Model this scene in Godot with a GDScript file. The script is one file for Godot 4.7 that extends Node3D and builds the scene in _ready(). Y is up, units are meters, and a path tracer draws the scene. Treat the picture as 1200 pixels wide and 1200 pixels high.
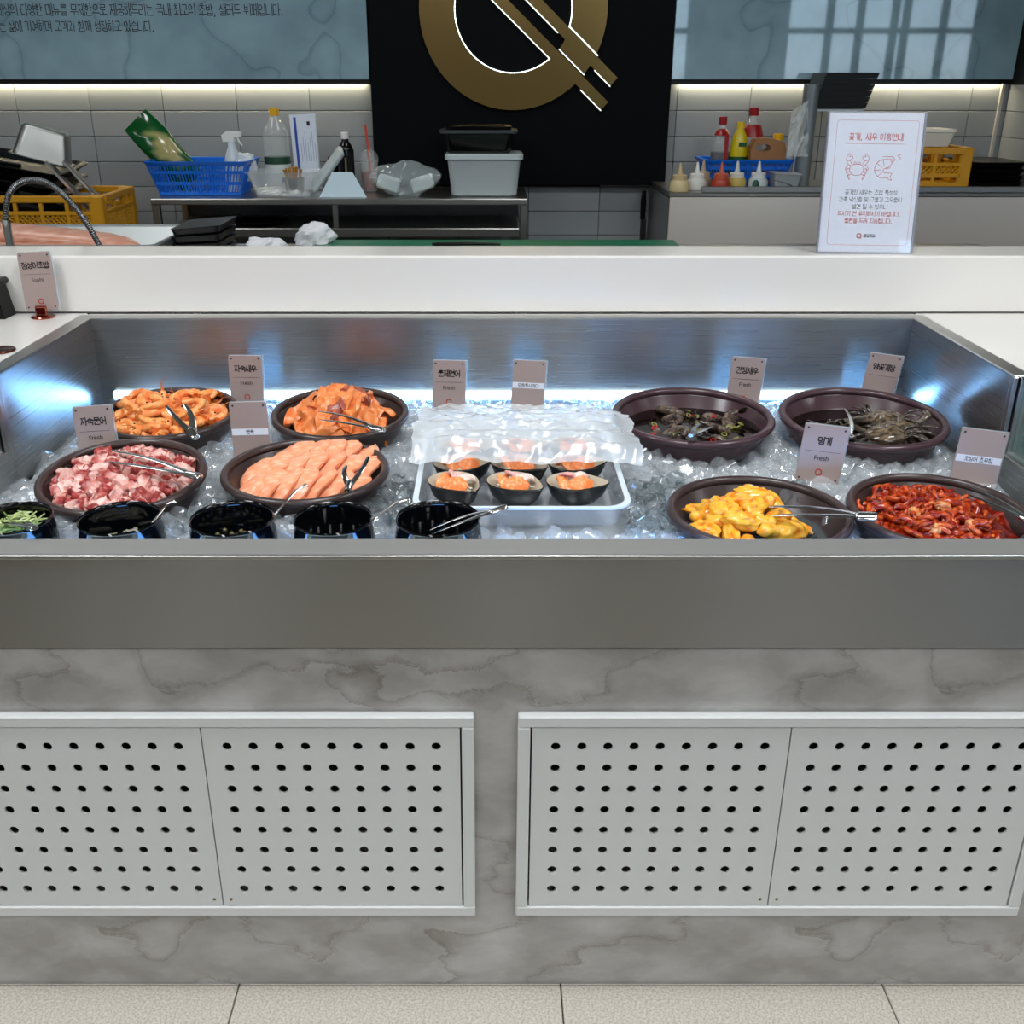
extends Node3D

# ---------------------------------------------------------------- mesh builder
class MB:
	var v := PackedVector3Array()
	var f := PackedInt32Array()
	var c := PackedColorArray()
	var col := Color.WHITE
	var t := Transform3D()

	func vert(p: Vector3) -> int:
		v.append(t * p)
		c.append(col)
		return v.size() - 1

	func tri(a: int, b: int, d: int) -> void:
		f.append(a); f.append(b); f.append(d)

	func quad(a: int, b: int, d: int, e: int) -> void:
		tri(a, b, d); tri(a, d, e)

	# turns the faces added since s outwards
	func fix(s: int) -> void:
		var o := Vector3.ZERO
		var n := 0
		for i in range(s, f.size(), 3):
			o += v[f[i]]; n += 1
		if n == 0: return
		o /= n
		var vol := 0.0
		for i in range(s, f.size(), 3):
			var a := v[f[i]] - o
			var b := v[f[i + 1]] - o
			var d := v[f[i + 2]] - o
			vol += a.dot(d.cross(b))
		if vol < 0.0:
			for i in range(s, f.size(), 3):
				var k := f[i + 1]
				f[i + 1] = f[i + 2]
				f[i + 2] = k

	func poly_out(ids: Array, o: Vector3) -> void:
		var m := Vector3.ZERO
		for i in ids: m += v[i]
		m /= ids.size()
		var n := (v[ids[2]] - v[ids[0]]).cross(v[ids[1]] - v[ids[0]])
		if n.dot(m - o) < 0.0: ids.reverse()
		for i in range(1, ids.size() - 1): tri(ids[0], ids[i], ids[i + 1])

	func box(o: Vector3, s: Vector3, bev := 0.0) -> MB:
		var h := s * 0.5
		var oo := t * o
		if bev <= 0.0:
			var q := []
			for i in 8: q.append(vert(o + Vector3(h.x if i & 1 else -h.x, h.y if i & 2 else -h.y, h.z if i & 4 else -h.z)))
			for a in [[0, 1, 3, 2], [4, 5, 7, 6], [0, 1, 5, 4], [2, 3, 7, 6], [0, 2, 6, 4], [1, 3, 7, 5]]:
				poly_out([q[a[0]], q[a[1]], q[a[2]], q[a[3]]], oo)
			return self
		var b := minf(bev, minf(h.x, minf(h.y, h.z)) * 0.98)
		var k := {}
		for i in 8:
			var sg := Vector3(1 if i & 1 else -1, 1 if i & 2 else -1, 1 if i & 4 else -1)
			for ax in 3:
				var p := Vector3(h.x - b, h.y - b, h.z - b)
				p[ax] = h[ax]
				k[i * 3 + ax] = vert(o + p * sg)
		for ax in 3:
			var u := (ax + 1) % 3
			var w := (ax + 2) % 3
			for sd in 2:
				var base := sd << ax
				poly_out([k[base * 3 + ax], k[(base | 1 << u) * 3 + ax], k[(base | 1 << u | 1 << w) * 3 + ax], k[(base | 1 << w) * 3 + ax]], oo)
			for i in 4:
				var e := ((i & 1) << u) | ((i >> 1) << w)
				var e2 := e | (1 << ax)
				poly_out([k[e * 3 + u], k[e2 * 3 + u], k[e2 * 3 + w], k[e * 3 + w]], oo)
		for i in 8: poly_out([k[i * 3], k[i * 3 + 1], k[i * 3 + 2]], oo)
		return self

	# a skin over rows of points
	func skin(rows: Array, close_u := false, cap_a := false, cap_b := false, close_v := false) -> MB:
		var s := f.size()
		var n: int = rows[0].size()
		var base := v.size()
		for r in rows:
			for p in r: vert(p)
		var m := rows.size()
		for i in (m if close_v else m - 1):
			var i2 := (i + 1) % m
			for j in (n if close_u else n - 1):
				var j2 := (j + 1) % n
				quad(base + i * n + j, base + i * n + j2, base + i2 * n + j2, base + i2 * n + j)
		for e in 2:
			if (cap_a if e == 0 else cap_b):
				var r: int = 0 if e == 0 else m - 1
				var mid := Vector3.ZERO
				for p in rows[r]: mid += p
				var mi := vert(mid / n)
				for j in n:
					var j2 := (j + 1) % n
					if e == 0: tri(mi, base + r * n + j2, base + r * n + j)
					else: tri(mi, base + r * n + j, base + r * n + j2)
		fix(s)
		return self

	func lathe(pr: Array, n := 32, cap_a := false, cap_b := false) -> MB:
		var rows := []
		for p in pr:
			var r := PackedVector3Array()
			for j in n:
				var a := TAU * j / n
				r.append(Vector3(p.x * cos(a), p.y, p.x * sin(a)))
			rows.append(r)
		return skin(rows, true, cap_a, cap_b)

	func tube(path: Array, rad, n := 8, flat := 1.0, up := Vector3.UP, caps := true) -> MB:
		var rows := []
		var m := path.size()
		for i in m:
			var d: Vector3 = (path[mini(i + 1, m - 1)] - path[maxi(i - 1, 0)]).normalized()
			var x := d.cross(up)
			if x.length() < 0.05: x = d.cross(Vector3(1, 0, 0.3))
			x = x.normalized()
			var y := x.cross(d).normalized()
			var r: float = rad[i] if rad is Array or rad is PackedFloat32Array else rad
			var row := PackedVector3Array()
			for j in n:
				var a := TAU * j / n
				row.append(path[i] + x * cos(a) * r + y * sin(a) * r * flat)
			rows.append(row)
		return skin(rows, true, caps, caps)

	func ball(o: Vector3, s: Vector3, n := 12, m := 8) -> MB:
		var rows := []
		for i in range(1, m):
			var a := PI * i / m
			var row := PackedVector3Array()
			for j in n:
				var b := TAU * j / n
				row.append(o + Vector3(sin(a) * cos(b) * s.x, cos(a) * s.y, sin(a) * sin(b) * s.z))
			rows.append(row)
		return skin(rows, true, true, true)

	# polygon in x, y pushed from z0 to z1
	func prism(poly: PackedVector2Array, z0: float, z1: float) -> MB:
		var s := f.size()
		var id := Geometry2D.triangulate_polygon(poly)
		var n := poly.size()
		var a := v.size()
		for p in poly: vert(Vector3(p.x, p.y, z0))
		for p in poly: vert(Vector3(p.x, p.y, z1))
		var cw := Geometry2D.is_polygon_clockwise(poly)
		for i in range(0, id.size(), 3):
			var pa := poly[id[i]]; var pb := poly[id[i + 1]]; var pc := poly[id[i + 2]]
			var ccw := (pb - pa).cross(pc - pa) > 0.0
			if ccw:
				tri(a + n + id[i], a + n + id[i + 2], a + n + id[i + 1]); tri(a + id[i], a + id[i + 1], a + id[i + 2])
			else:
				tri(a + n + id[i], a + n + id[i + 1], a + n + id[i + 2]); tri(a + id[i], a + id[i + 2], a + id[i + 1])
		for i in n:
			var j := (i + 1) % n
			if cw: quad(a + i, a + j, a + n + j, a + n + i)
			else: quad(a + j, a + i, a + n + i, a + n + j)
		fix(s)
		return self

	# a flat printed line in x, y
	func stroke(pts: Array, w: float, z := 0.0) -> MB:
		for i in pts.size() - 1:
			var a: Vector2 = pts[i]
			var b: Vector2 = pts[i + 1]
			var d := (b - a).normalized()
			if d == Vector2.ZERO: continue
			var n := Vector2(-d.y, d.x) * w * 0.5
			a -= d * w * 0.4
			b += d * w * 0.4
			var q := [a + n, b + n, b - n, a - n]
			var e := []
			for p in q: e.append(vert(Vector3(p.x, p.y, z)))
			quad(e[0], e[1], e[2], e[3])
		return self

	func tint(fn: Callable) -> MB:
		for i in v.size(): c[i] = fn.call(v[i])
		return self

	func commit(angle := 40.0, colored := false) -> ArrayMesh:
		var nt := f.size() / 3
		var fw := PackedVector3Array(); fw.resize(nt)
		var fn := PackedVector3Array(); fn.resize(nt)
		for i in nt:
			var a := v[f[i * 3]]
			var n := (v[f[i * 3 + 2]] - a).cross(v[f[i * 3 + 1]] - a)
			fw[i] = n
			fn[i] = n.normalized()
		var at := {}
		var lists := []
		var vid := PackedInt32Array(); vid.resize(v.size())
		var cosa := cos(deg_to_rad(angle))
		if angle > 0.0:
			for i in v.size():
				var key := Vector3i((v[i] * 50000.0).round())
				var k: int = at.get(key, -1)
				if k < 0:
					k = lists.size()
					at[key] = k
					lists.append(PackedInt32Array())
				vid[i] = k
			for i in f.size(): lists[vid[f[i]]].append(i / 3)
		var ov := PackedVector3Array(); ov.resize(f.size())
		var on := PackedVector3Array(); on.resize(f.size())
		var oc := PackedColorArray()
		if colored: oc.resize(f.size())
		for i in f.size():
			var g := i / 3
			ov[i] = v[f[i]]
			if colored: oc[i] = c[f[i]]
			if angle > 0.0:
				var n := Vector3.ZERO
				for k in lists[vid[f[i]]]:
					if fn[k].dot(fn[g]) > cosa: n += fw[k]
				on[i] = n.normalized() if n.length_squared() > 0.0 else fn[g]
			else: on[i] = fn[g]
		var arr := []
		arr.resize(Mesh.ARRAY_MAX)
		arr[Mesh.ARRAY_VERTEX] = ov
		arr[Mesh.ARRAY_NORMAL] = on
		if colored: arr[Mesh.ARRAY_COLOR] = oc
		var am := ArrayMesh.new()
		am.add_surface_from_arrays(Mesh.PRIMITIVE_TRIANGLES, arr)
		return am

# ---------------------------------------------------------------- objects
var taken := {}
var mats := {}
var rng := RandomNumberGenerator.new()

func numbered(called: String) -> String:
	var n: int = taken.get(called, 0)
	taken[called] = n + 1
	return called if n == 0 else "%s_%03d" % [called, n]

func thing(called: String, label: String, category: String, at := Vector3.ZERO, group := "") -> Node3D:
	var o := Node3D.new()
	o.name = numbered(called)
	add_child(o)
	o.position = at
	tag(o, label, category, group)
	return o

func tag(o: Node, label: String, category: String, group := "", kind := "") -> Node:
	o.set_meta("label", label)
	o.set_meta("category", category)
	if group: o.set_meta("group", group)
	if kind: o.set_meta("kind", kind)
	return o

func part(called: String, mesh: Mesh, m: Material, parent: Node, at := Vector3.ZERO) -> MeshInstance3D:
	var o := MeshInstance3D.new()
	o.name = called
	o.mesh = mesh
	o.material_override = m
	o.position = at
	parent.add_child(o, true)
	return o

# a thing of a single mesh
func solo(called: String, label: String, category: String, mesh: Mesh, m: Material, at := Vector3.ZERO, group := "") -> MeshInstance3D:
	var o := part(numbered(called), mesh, m, self, at)
	tag(o, label, category, group)
	return o

func struct(called: String, mesh: Mesh, m: Material, at := Vector3.ZERO) -> MeshInstance3D:
	var o := part(called, mesh, m, self, at)
	o.set_meta("kind", "structure")
	return o

func bx(s: Vector3) -> BoxMesh:
	var b := BoxMesh.new()
	b.size = s
	return b

func bev(s: Vector3, r := 0.003) -> ArrayMesh:
	return MB.new().box(Vector3.ZERO, s, r).commit(30)

func V(x: float, y: float, z: float) -> Vector3:
	return Vector3(x, y, z)

func mt(key: String, col := Color.WHITE, rough := 0.5, metal := 0.0, d := {}) -> StandardMaterial3D:
	if mats.has(key): return mats[key]
	var m := StandardMaterial3D.new()
	m.resource_name = key
	m.albedo_color = col
	m.roughness = rough
	m.metallic = metal
	for k in d: m.set(k, d[k])
	if col.a < 1.0: m.transparency = BaseMaterial3D.TRANSPARENCY_ALPHA
	mats[key] = m
	return m

func noise_tex(sd: int, freq: float, ramp: Array, size := 512, type := FastNoiseLite.FRACTAL_FBM, oct := 5, warp := 0.0, nx := 1.0, kind := FastNoiseLite.TYPE_SIMPLEX_SMOOTH) -> NoiseTexture2D:
	var n := FastNoiseLite.new()
	n.noise_type = kind
	n.seed = sd
	n.frequency = freq
	n.fractal_type = type
	n.fractal_octaves = oct
	if warp > 0.0:
		n.domain_warp_enabled = true
		n.domain_warp_amplitude = warp
		n.domain_warp_frequency = freq * 1.2
		n.domain_warp_fractal_octaves = 4
	var tx := NoiseTexture2D.new()
	tx.width = size
	tx.height = size
	tx.seamless = true
	tx.noise = n
	if ramp.size():
		var g := Gradient.new()
		var off := PackedFloat32Array()
		var cs := PackedColorArray()
		for r in ramp:
			off.append(r[0]); cs.append(r[1])
		g.offsets = off
		g.colors = cs
		tx.color_ramp = g
	return tx

# streaks along x for brushed metal
func brushed_tex(lo: float, hi: float, sd := 7) -> ImageTexture:
	var im := Image.create(512, 512, false, Image.FORMAT_RGB8)
	var r := RandomNumberGenerator.new()
	r.seed = sd
	var acc := PackedFloat32Array()
	for y in 512:
		var val := r.randf()
		for k in 16:
			var u := clampf(val + r.randf_range(-0.25, 0.25), 0.0, 1.0)
			var g := lerpf(lo, hi, u)
			im.fill_rect(Rect2i(k * 32, y, 32, 1), Color(g, g, g))
	return ImageTexture.create_from_image(im)

# ---------------------------------------------------------------- lettering
var LJ := "ㄱㄲㄴㄷㄸㄹㅁㅂㅃㅅㅆㅇㅈㅉㅊㅋㅌㅍㅎ"
var TJ := ["", "ㄱ", "ㄲ", "ㄱㅅ", "ㄴ", "ㄴㅈ", "ㄴㅎ", "ㄷ", "ㄹ", "ㄹㄱ", "ㄹㅁ", "ㄹㅂ", "ㄹㅅ", "ㄹㅌ", "ㄹㅍ", "ㄹㅎ", "ㅁ", "ㅂ", "ㅂㅅ", "ㅅ", "ㅆ", "ㅇ", "ㅈ", "ㅊ", "ㅋ", "ㅌ", "ㅍ", "ㅎ"]

func ring_pts(o: Vector2, r: Vector2, n := 16, a0 := 0.0, a1 := TAU) -> Array:
	var p := []
	for i in n + 1:
		var a := lerpf(a0, a1, float(i) / n)
		p.append(o + Vector2(cos(a) * r.x, sin(a) * r.y))
	return p

func pl(a: Array) -> Array:
	var p := []
	for i in range(0, a.size(), 2): p.append(Vector2(a[i], a[i + 1]))
	return p

func jamo(ch: String) -> Array:
	match ch:
		"ㄱ": return [pl([0.02, 0, 0.95, 0, 0.88, 1])]
		"ㄴ": return [pl([0, 0, 0, 1, 1, 1])]
		"ㄷ": return [pl([1, 0, 0, 0, 0, 1, 1, 1])]
		"ㄹ": return [pl([0, 0, 1, 0, 1, 0.5, 0, 0.5, 0, 1, 1, 1])]
		"ㅁ": return [pl([0, 0, 1, 0, 1, 1, 0, 1, 0, 0])]
		"ㅂ": return [pl([0, 0, 0, 1, 1, 1, 1, 0]), pl([0, 0.48, 1, 0.48])]
		"ㅅ": return [pl([0.5, 0, 0.45, 0.4, 0, 1]), pl([0.5, 0.35, 1, 1])]
		"ㅇ": return [ring_pts(Vector2(0.5, 0.5), Vector2(0.48, 0.5))]
		"ㅈ": return [pl([0.02, 0, 0.98, 0]), pl([0.5, 0, 0.45, 0.4, 0, 1]), pl([0.5, 0.4, 1, 1])]
		"ㅊ": return [pl([0.3, -0.08, 0.7, -0.08]), pl([0.02, 0.2, 0.98, 0.2]), pl([0.5, 0.2, 0.45, 0.5, 0, 1]), pl([0.5, 0.5, 1, 1])]
		"ㅋ": return [pl([0.02, 0, 0.95, 0, 0.88, 1]), pl([0.05, 0.48, 0.9, 0.48])]
		"ㅌ": return [pl([1, 0, 0, 0, 0, 1, 1, 1]), pl([0, 0.5, 0.95, 0.5])]
		"ㅍ": return [pl([0, 0, 1, 0]), pl([0, 1, 1, 1]), pl([0.3, 0, 0.3, 1]), pl([0.7, 0, 0.7, 1])]
		"ㅎ": return [pl([0.3, -0.08, 0.7, -0.08]), pl([0, 0.2, 1, 0.2]), ring_pts(Vector2(0.5, 0.68), Vector2(0.36, 0.32))]
		"ㄲ", "ㄸ", "ㅃ", "ㅆ", "ㅉ": return twin({"ㄲ": "ㄱ", "ㄸ": "ㄷ", "ㅃ": "ㅂ", "ㅆ": "ㅅ", "ㅉ": "ㅈ"}[ch], {"ㄲ": "ㄱ", "ㄸ": "ㄷ", "ㅃ": "ㅂ", "ㅆ": "ㅅ", "ㅉ": "ㅈ"}[ch])
	return []

func twin(a: String, b: String) -> Array:
	var o := []
	for s in jamo(a): o.append(s.map(func(p): return Vector2(p.x * 0.44, p.y)))
	for s in jamo(b): o.append(s.map(func(p): return Vector2(0.56 + p.x * 0.44, p.y)))
	return o

func put(out: Array, strokes: Array, x0: float, y0: float, x1: float, y1: float) -> void:
	for s in strokes: out.append(s.map(func(p): return Vector2(lerpf(x0, x1, p.x), lerpf(y0, y1, p.y))))

func vert_vowel(v: int) -> Array:
	var a := []
	var two := v in [1, 3, 5, 7]
	var stem := [0.25, 0.85] if two else [0.45 if v in [0, 2] else 0.7]
	for s in stem: a.append(pl([s, -0.06, s, 1.06]))
	var sx: float = stem[0]
	var ticks: Array = {0: [0.5], 1: [0.5], 2: [0.35, 0.65], 3: [0.35, 0.65], 4: [0.5], 5: [0.5], 6: [0.35, 0.65], 7: [0.35, 0.65], 20: []}[v]
	for y in ticks:
		if v <= 3: a.append(pl([sx, y, 0.85 if two else 1.0, y]))
		else: a.append(pl([-0.25, y, sx, y]))
	return a

func horiz_vowel(v: int) -> Array:
	match v:
		8: return [pl([-0.1, 0.85, 1.1, 0.85]), pl([0.5, 0.85, 0.5, 0.1])]
		12: return [pl([-0.1, 0.85, 1.1, 0.85]), pl([0.3, 0.85, 0.3, 0.1]), pl([0.7, 0.85, 0.7, 0.1])]
		13: return [pl([-0.1, 0.25, 1.1, 0.25]), pl([0.5, 0.25, 0.5, 1.0])]
		17: return [pl([-0.1, 0.25, 1.1, 0.25]), pl([0.3, 0.25, 0.3, 1.0]), pl([0.7, 0.25, 0.7, 1.0])]
	return [pl([-0.1, 0.5, 1.1, 0.5])]

func syllable(cp: int) -> Array:
	var s := cp - 0xAC00
	var ini := LJ[s / 588]
	var v := (s % 588) / 28
	var fin: String = TJ[s % 28]
	var o := []
	var yb := 0.56 if fin else 0.96
	if v in [9, 10, 11, 14, 15, 16, 19]:
		var hv: int = {9: 8, 10: 8, 11: 8, 14: 13, 15: 13, 16: 13, 19: 18}[v]
		var vv: int = {9: 0, 10: 1, 11: 20, 14: 4, 15: 5, 16: 20, 19: 20}[v]
		put(o, jamo(ini), 0.1, 0.06, 0.5, yb * 0.5)
		put(o, horiz_vowel(hv), 0.07, yb * 0.58, 0.56, yb * 0.95)
		put(o, vert_vowel(vv), 0.66, 0.02, 0.98, yb)
	elif v in [8, 12, 13, 17, 18]:
		put(o, jamo(ini), 0.2, 0.05, 0.8, yb * 0.52)
		put(o, horiz_vowel(v), 0.1, yb * 0.6, 0.9, yb * 0.98)
	else:
		put(o, jamo(ini), 0.06, 0.08, 0.5, yb * 0.92)
		put(o, vert_vowel(v), 0.6, 0.02, 0.96, yb)
	if fin:
		if fin.length() == 1: put(o, jamo(fin), 0.2, 0.68, 0.88, 0.98)
		else: put(o, twin(fin[0], fin[1]), 0.15, 0.68, 0.92, 0.98)
	return o

# one line of Korean print, its left end at x 0, baseline at y 0; returns its length
func hangul(mb: MB, text: String, h: float, at: Vector2, weight := 0.09, adv := 0.95, centre := false, wx := 1.0) -> float:
	var wd := 0.0
	var sp := 0.42 * adv
	for ch in text: wd += h * (sp if ch in " ,." else adv)
	var x := at.x - (wd * 0.5 if centre else 0.0)
	for ch in text:
		var cp := ch.unicode_at(0)
		if cp >= 0xAC00 and cp <= 0xD7A3:
			for s in syllable(cp):
				mb.stroke(s.map(func(p): return Vector2(x + p.x * h * 0.92 * wx, at.y + (1.0 - p.y) * h)), h * weight)
			x += h * adv
		else:
			if ch == ".": mb.stroke(pl([x + h * 0.12, at.y + h * 0.05, x + h * 0.2, at.y + h * 0.05]), h * weight * 1.4)
			elif ch == ",": mb.stroke(pl([x + h * 0.18, at.y + h * 0.08, x + h * 0.1, at.y - h * 0.1]), h * weight * 1.2)
			x += h * sp
	return wd

func latin(text: String, h: float) -> TextMesh:
	var tm := TextMesh.new()
	var sf := SystemFont.new()
	sf.font_names = PackedStringArray(["Droid Sans"])
	tm.font = sf
	tm.text = text
	tm.font_size = 32
	tm.pixel_size = h / 24.0
	tm.depth = 0.0004
	return tm

# ---------------------------------------------------------------- build
const ZF := -1.396     # face of the counter
const ZW := -4.47      # kitchen wall
const XL := -0.93      # basin sides
const XR := 0.982
const ICE := 0.826

func _ready() -> void:
	rng.seed = 11
	camera_and_light()
	materials()
	room()
	counter()
	basin()
	vents()
	kitchen_wall()
	food()
	ice()
	kitchen()
	signs()

func camera_and_light() -> void:
	var cam := Camera3D.new()
	cam.name = "camera"
	var near := 0.05
	cam.set_frustum(near, Vector2(25.0 / 1200.0 * near, 0), near, 100.0)
	cam.position = V(0, 1.54, 0)
	cam.rotation.x = -atan(510.0 / 1200.0)
	add_child(cam)
	cam.current = true
	var e := Environment.new()
	e.background_mode = Environment.BG_SKY
	var sm := ProceduralSkyMaterial.new()
	sm.sky_top_color = Color(0.45, 0.66, 0.9)
	sm.sky_horizon_color = Color(0.82, 0.92, 0.98)
	sm.ground_bottom_color = Color(0.42, 0.45, 0.47)
	sm.ground_horizon_color = Color(0.7, 0.76, 0.8)
	var sky := Sky.new()
	sky.sky_material = sm
	e.sky = sky
	e.background_energy_multiplier = 5.0
	e.tonemap_mode = Environment.TONE_MAPPER_LINEAR
	e.tonemap_exposure = 1.0
	e.sdfgi_enabled = true
	e.ssao_enabled = true
	e.ssil_enabled = true
	var w := WorldEnvironment.new()
	w.environment = e
	add_child(w)
	# recessed square panels in the ceiling
	for p in [[-1.5, -1.2], [0.1, -1.2], [1.7, -1.2], [-1.5, 1.2], [0.1, 1.2], [1.7, 1.2], [-1.5, 3.6], [1.7, 3.6], [-1.6, -3.5], [0.2, -3.5], [4.2, -1.2], [4.2, 1.2], [-4.2, -1.2], [-4.2, 1.2]]:
		ceiling_light(V(p[0], 2.8, p[1]), (2.3 if p[1] < 0.0 else 1.7) if p[1] > -3.0 else 0.45)
	# small round downlights over the visitors' side
	for x in [-1.85, -1.3, -0.45, 0.72, 1.45, 2.6]:
		downlight(V(x, 2.8, 0.55), 1.0)

var n_lamp := 0
func ceiling_light(at: Vector3, energy: float) -> void:
	n_lamp += 1
	var o := thing("ceiling_light", "square white ceiling panel light above the counter hall", "ceiling light", at, "square ceiling panel lights")
	var fr := MB.new()
	for s in [-1, 1]:
		fr.box(V(s * 0.295, -0.006, 0), V(0.02, 0.02, 0.61), 0.003)
		fr.box(V(0, -0.006, s * 0.295), V(0.57, 0.02, 0.02), 0.003)
	part("frame", fr.commit(30), mt("lamp_frame", Color(0.9, 0.9, 0.9), 0.5), o)
	part("diffuser", bx(V(0.57, 0.008, 0.57)), mt("lamp_diffuser", Color(1, 1, 1), 0.5, 0.0, {"emission_enabled": true, "emission": Color(1, 0.97, 0.92), "emission_energy_multiplier": 2.0}), o)
	var l := AreaLight3D.new()
	l.name = "panel_light"
	l.area_size = Vector2(0.57, 0.57)
	l.light_energy = energy
	l.light_color = Color(0.97, 0.985, 1.0)
	l.shadow_enabled = true
	l.rotation.x = -PI / 2
	l.position.y = -0.02
	l.set("area_range", 14.0)
	o.add_child(l)

func downlight(at: Vector3, energy: float) -> void:
	var o := thing("downlight", "small round recessed downlight in the ceiling above the visitors", "ceiling light", at, "round ceiling downlights")
	var p := []
	for i in 13: p.append(Vector2(0.055 + cos(TAU * i / 12) * 0.012, sin(TAU * i / 12) * 0.006))
	part("ring", MB.new().lathe(p, 28).commit(60), mt("lamp_frame"), o)
	part("lens", MB.new().lathe([Vector2(0.0005, -0.002), Vector2(0.05, -0.002), Vector2(0.05, 0.004), Vector2(0.0005, 0.004)], 24).commit(40), mt("downlight_lens", Color(1, 1, 1), 0.5, 0.0, {"emission_enabled": true, "emission": Color(1, 0.95, 0.86), "emission_energy_multiplier": 6.0}), o)
	var l := SpotLight3D.new()
	l.name = "downlight_beam"
	l.spot_angle = 62.0
	l.spot_range = 12.0
	l.spot_attenuation = 2.0
	l.light_size = 0.05
	l.light_energy = energy
	l.light_color = Color(1.0, 0.97, 0.92)
	l.shadow_enabled = true
	l.rotation.x = -PI / 2
	l.position.y = -0.02
	o.add_child(l)

func strip_light(o: Node3D, at: Vector3, size: Vector2, rot: Vector3, energy: float, col: Color) -> void:
	var l := AreaLight3D.new()
	l.name = "strip_light"
	l.area_size = size
	l.light_energy = energy
	l.light_color = col
	l.shadow_enabled = true
	l.rotation = rot
	l.position = at
	l.set("area_range", 10.0)
	o.add_child(l)

func materials() -> void:
	var w := Color.WHITE
	mt("white_solid", Color(0.9, 0.89, 0.87), 0.18)
	mt("steel", Color(0.66, 0.66, 0.65), 0.29, 1.0, {"anisotropy_enabled": true, "anisotropy": -0.8})
	mt("steel_front", Color(0.66, 0.66, 0.65), 0.27, 1.0, {"anisotropy_enabled": true, "anisotropy": -0.97})
	mt("steel_lip", Color(0.66, 0.66, 0.65), 0.62, 1.0)
	mt("steel_plain", Color(0.66, 0.66, 0.65), 0.3, 1.0)
	mt("chrome", Color(0.8, 0.8, 0.8), 0.12, 1.0)
	mt("dark_steel", Color(0.3, 0.31, 0.33), 0.35, 1.0)
	mt("black_plastic", Color(0.022, 0.024, 0.03), 0.35, 0.0, {"metallic_specular": 0.35})
	mt("black_gloss", Color(0.02, 0.024, 0.032), 0.08)
	mt("white_plastic", Color(0.86, 0.87, 0.86), 0.35)
	mt("painted_white", Color(0.79, 0.805, 0.81), 0.42)
	mt("grout", Color(0.17, 0.18, 0.19), 0.9)
	mt("black_panel", Color(0.008, 0.016, 0.03), 0.55, 0.0, {"metallic_specular": 0.2})
	mt("gold", Color(0.6, 0.51, 0.32), 0.2, 1.0)
	mt("led_cold", Color(1, 1, 1), 0.5, 0.0, {"emission_enabled": true, "emission": Color(0.75, 0.92, 1.0), "emission_energy_multiplier": 2.2})
	mt("led_warm", Color(1, 1, 1), 0.5, 0.0, {"emission_enabled": true, "emission": Color(1.0, 0.96, 0.86), "emission_energy_multiplier": 2.0})
	mt("halo", Color(1, 1, 1), 0.5, 0.0, {"emission_enabled": true, "emission": Color(0.93, 1.0, 0.97), "emission_energy_multiplier": 1.3})
	mt("ink", Color(0.03, 0.03, 0.05), 0.6)
	mt("ink_red", Color(0.8, 0.25, 0.2), 0.6)
	mt("paper", Color(0.86, 0.88, 0.93), 0.6)
	# grey marble of the counter face
	var mb := mt("marble", w, 0.32)
	mb.albedo_texture = noise_tex(3, 0.0055, [[0.0, Color(0.55, 0.54, 0.525)], [0.35, Color(0.61, 0.605, 0.595)], [0.6, Color(0.66, 0.655, 0.65)], [0.85, Color(0.7, 0.7, 0.695)], [1.0, Color(0.77, 0.765, 0.76)]], 1024, FastNoiseLite.FRACTAL_FBM, 6, 60.0)
	mb.detail_enabled = true
	mb.detail_blend_mode = BaseMaterial3D.BLEND_MODE_MUL
	mb.detail_albedo = noise_tex(27, 0.0026, [[0.0, w], [0.4, w], [0.455, Color(0.95, 0.945, 0.94)], [0.49, Color(0.88, 0.87, 0.855)], [0.497, Color(0.78, 0.76, 0.735)], [0.505, Color(0.97, 0.97, 0.97)], [0.55, Color(0.95, 0.95, 0.945)], [0.64, w], [1.0, w]], 1024, FastNoiseLite.FRACTAL_FBM, 3, 90.0)
	for k in [mb]:
		k.uv1_triplanar = true
		k.uv1_world_triplanar = true
		k.uv2_triplanar = true
		k.uv2_world_triplanar = true
		k.uv1_scale = V(0.8, 1.3, 0.8)
		k.uv2_scale = V(0.42, 1.0, 0.42)
	# pale glazed marble of the wall panels, mirrored blue daylight put into its colour
	var pm := mt("panel_marble", w, 0.025, 0.0, {"metallic_specular": 0.7})
	pm.albedo_texture = noise_tex(5, 0.006, [[0.0, Color(0.45, 0.56, 0.61)], [0.5, Color(0.51, 0.63, 0.68)], [1.0, Color(0.56, 0.68, 0.73)]], 512, FastNoiseLite.FRACTAL_FBM, 4, 40.0)
	pm.detail_enabled = true
	pm.detail_blend_mode = BaseMaterial3D.BLEND_MODE_MUL
	pm.detail_albedo = noise_tex(46, 0.0019, [[0.0, w], [0.4, w], [0.47, Color(0.95, 0.955, 0.96)], [0.497, Color(0.84, 0.86, 0.87)], [0.51, Color(0.97, 0.97, 0.97)], [0.6, w], [1.0, w]], 1024, FastNoiseLite.FRACTAL_FBM, 3, 40.0)
	pm.uv1_triplanar = true
	pm.uv1_world_triplanar = true
	pm.uv2_triplanar = true
	pm.uv2_world_triplanar = true
	pm.uv1_scale = V(0.8, 0.8, 0.8)
	pm.uv2_scale = V(0.34, 0.5, 0.34)
	for i in 3:
		var tm := mt("wall_tile%d" % i, [Color(0.54, 0.565, 0.58), Color(0.52, 0.545, 0.56), Color(0.555, 0.575, 0.585)][i], 0.3)
	var ft := mt("floor_tile", w, 0.38)
	ft.albedo_texture = noise_tex(8, 0.07, [[0.0, Color(0.58, 0.56, 0.52)], [0.5, Color(0.7, 0.68, 0.645)], [1.0, Color(0.79, 0.775, 0.74)]], 512, FastNoiseLite.FRACTAL_FBM, 6)
	ft.uv1_triplanar = true
	ft.uv1_world_triplanar = true
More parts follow.
